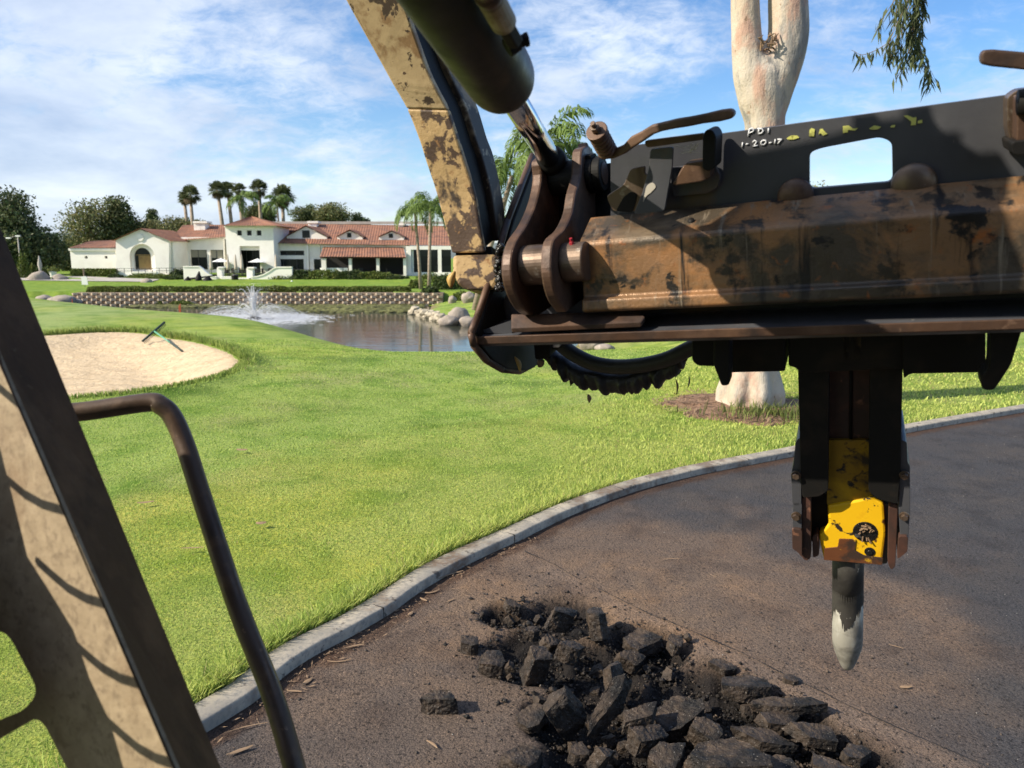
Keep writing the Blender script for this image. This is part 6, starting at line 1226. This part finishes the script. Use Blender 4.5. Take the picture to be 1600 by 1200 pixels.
# sagging hose with its torn sleeve
hp = [n_(x, y, .06) for x, y in ((858, 520), (872, 534), (894, 552), (925, 567), (960, 573), (1000, 571), (1040, 562), (1075, 546), (1100, 535))]; HP = smooth_path(hp, 6)
m = MB(); m.tube(HP, .0125, 18); m.build('hydraulic_hose', M['hose'], BRK, smooth=True)
def sleeve():
    mp = smooth_path([n_(x, y, .075) for x, y in ((846, 540), (862, 556), (885, 575), (915, 590), (950, 597), (985, 596), (1020, 589), (1050, 575), (1072, 556))], 14); vs = []; fs = []; k = 14
    for i, p in enumerate(mp):
        f = i / (len(mp) - 1); w = .019 * (.75 + .25 * math.sin(math.pi * f)); fold = 1 + .95 * noise.noise(Vector((i * .21, 4, 0))) + .4 * noise.noise(Vector((i * .6, 9, 0)))
        for j in range(k):
            a = 2 * math.pi * j / k; rr3 = w * (1 + .22 * noise.noise(Vector((i * .16, math.cos(a) * 1.2, math.sin(a) * 1.2)))) * (fold if math.sin(a) > -.1 else 1); vs.append(p + Vector((.15 * math.cos(a) * w, math.sin(a) * rr3, math.cos(a) * rr3 * .9)))
    for i in range(len(mp) - 1):
        for j in range(k): fs.append((i * k + j, i * k + (j + 1) % k, (i + 1) * k + (j + 1) % k, (i + 1) * k + j))
    m = MB(); m.add(vs, fs); g7 = random.Random(8)
    for i in range(9):   # torn tatters
        p = mp[g7.randrange(len(mp))] + Vector((0, .018, g7.uniform(-.01, .01))); L = g7.uniform(.003, .016) * g7.random(); x = g7.uniform(.003, .006); m.add([p + Vector((-x, -.004, 0)), p + Vector((x, -.004, .002)), p + Vector((g7.uniform(-.006, .006), L, 0))], [(0, 1, 2)])
    m.build('torn_sleeve', M['rubber'], BRK, smooth=True)
sleeve()
plate('hose_clip', [(852, 530), (876, 530), (875, 543), (853, 543)], .042, .02, M['clip'], parent=BRK)
plate('hose_tab', [(838, 562), (850, 564), (848, 574), (840, 575)], .05, .006, M['steel'], parent=BRK)
blk('hose_bracket', [(832, 515), (862, 515), (858, 560), (836, 562)], .03, .05, M['dark'])

# dry leaves caught on the machine
def caught(px, py, d, L, w, rot, lab, m_='plastic_leaf'):
    p = W(px, py, d); me = strip_leaf(L, w, .12, 'caught_leaf'); o = link('caught_leaf', me, M[m_], smooth=True); o.location = p; o.rotation_euler = (R_(80), R_(rot), R_(8)); s = o.modifiers.new('t', 'SOLIDIFY'); s.thickness = .001; tag(o, lab, 'leaf', 'dry leaves caught on the machine')
caught(708, 437, 1.17, .026, .013, -75, 'yellow folded leaf stuck under the end of the lifting arm')
caught(807, 569, 1.22, .026, .008, 70, 'orange leaf hanging in the dark end gusset')
caught(918, 622, 1.30, .015, .008, 80, 'brown seed pod dangling on a thread under the torn sleeve', 'dryleaf')
caught(1054, 604, 1.22, .026, .004, 85, 'thin straw hanging from the end of the torn sleeve', 'dryleaf')
caught(1073, 596, 1.22, .020, .003, 95, 'tiny dark straw hanging beside the thin one', 'bark')

# ------------------------------------------------------------------ cab side: post, perforated guard, grab bar
def cab_shell():
    r0, r1, n0, n1, d0, d1 = LC.x - .46, LC.x + .55, LC.z - .75, LC.z + .42, LC.y - .50, LC.y + 1.1
    m = MB(); m.box(r0, r1, d0 - .04, d0, n0, n1); m.build('cab_roof', M['post'], CAB, bevel=.01)
    m = MB(); m.box(r0, r1, d0, d1, n0 - .04, n0); m.box(r1, r1 + .04, d0, d1, n0, LC.z + .1); m.build('cab_wall', M['post'], CAB, bevel=.01)
cab_shell()
RE = [(-70, 190, .76), (0, 354, .74), (172, 778, .69), (345, 1200, .64), (430, 1408, .62)]; LE = [(-150, 240, .66), (0, 576, .625), (134, 888, .585), (268, 1200, .545), (350, 1390, .525)]
loft('cab_post', [[W(*b), W(*a), W(*a) - CR * .03 + CF * .05, W(*b) - CR * .02 + CF * .06] for a, b in zip(RE, LE)], M['post'])
# guard sheet: planar, turned a little to the sun
g0 = W(0, 576, .632); g1 = W(268, 1200, .552); gu = (g1 - g0).normalized(); gv = (-CR * .86 + CF * .42 + CU * .05); gv = (gv - gu * gv.dot(gu)).normalized(); gn = gu.cross(gv).normalized()
def gp(a, b): return g0 + gu * a + gv * b
def gx(px, py): r = ray(px, py); t = (g0 - CO).dot(gn) / r.dot(gn); return CO + r * t
def ghole(pts): return rounded([gx(*p) for p in pts], .014, 5)
L_ = (g1 - g0).length
m = MB(); m.prism([gp(-.35, -.004), gp(L_ + .2, -.004), gp(L_ + .2, .36), gp(-.35, .36)], gn * .003 * (1 if gn.dot(CF) > 0 else -1), [ghole([(-230, 1010), (10, 985), (60, 1080), (40, 1108), (-60, 1150), (-230, 1220)]), ghole([(-60, 1188), (62, 1118), (112, 1215), (160, 1330), (-40, 1390)])])
m.build('guard_sheet', M['strip'], CAB, world=True, bevel=.001)
# unseen guard added left of the frame, cut to cast the sheet's scalloped shade
S = to_sun.normalized() * .17; m = MB(); edge = []
for px, py in ((-60, 560), (0, 700), (18, 770), (43, 870), (78, 925), (115, 985), (140, 1060), (172, 1128), (193, 1200), (230, 1300)): edge.append(gx(px, py) + S)
far_ = [p + gv * .45 for p in reversed(edge)]; m.prism(edge + far_, gn * .003)
for px, py in ((-10, 595), (2, 738), (70, 885), (124, 1010), (180, 1135), (228, 1245)):
    pts = [gx(px + dx, py + dy) + S for dx, dy in ((-12, -8), (10, 12), (36, 34), (64, 50), (98, 60))]; m.tube(pts, .0032, 6)
m.build('shade_guard', M['post'], CAB, world=True)
tp = [W(x, y, d * 1.22) for x, y, d in ((60, 646, .80), (129, 643, .81), (229, 629, .82), (252, 634, .82), (270, 652, .82), (290, 698, .815), (322, 798, .80), (372, 949, .77), (423, 1078, .74), (458, 1192, .72), (480, 1280, .71))]
m = MB(); m.tube(smooth_path(tp, 8), .0124, 24); m.build('grab_bar', M['tube'], CAB, world=True, smooth=True)
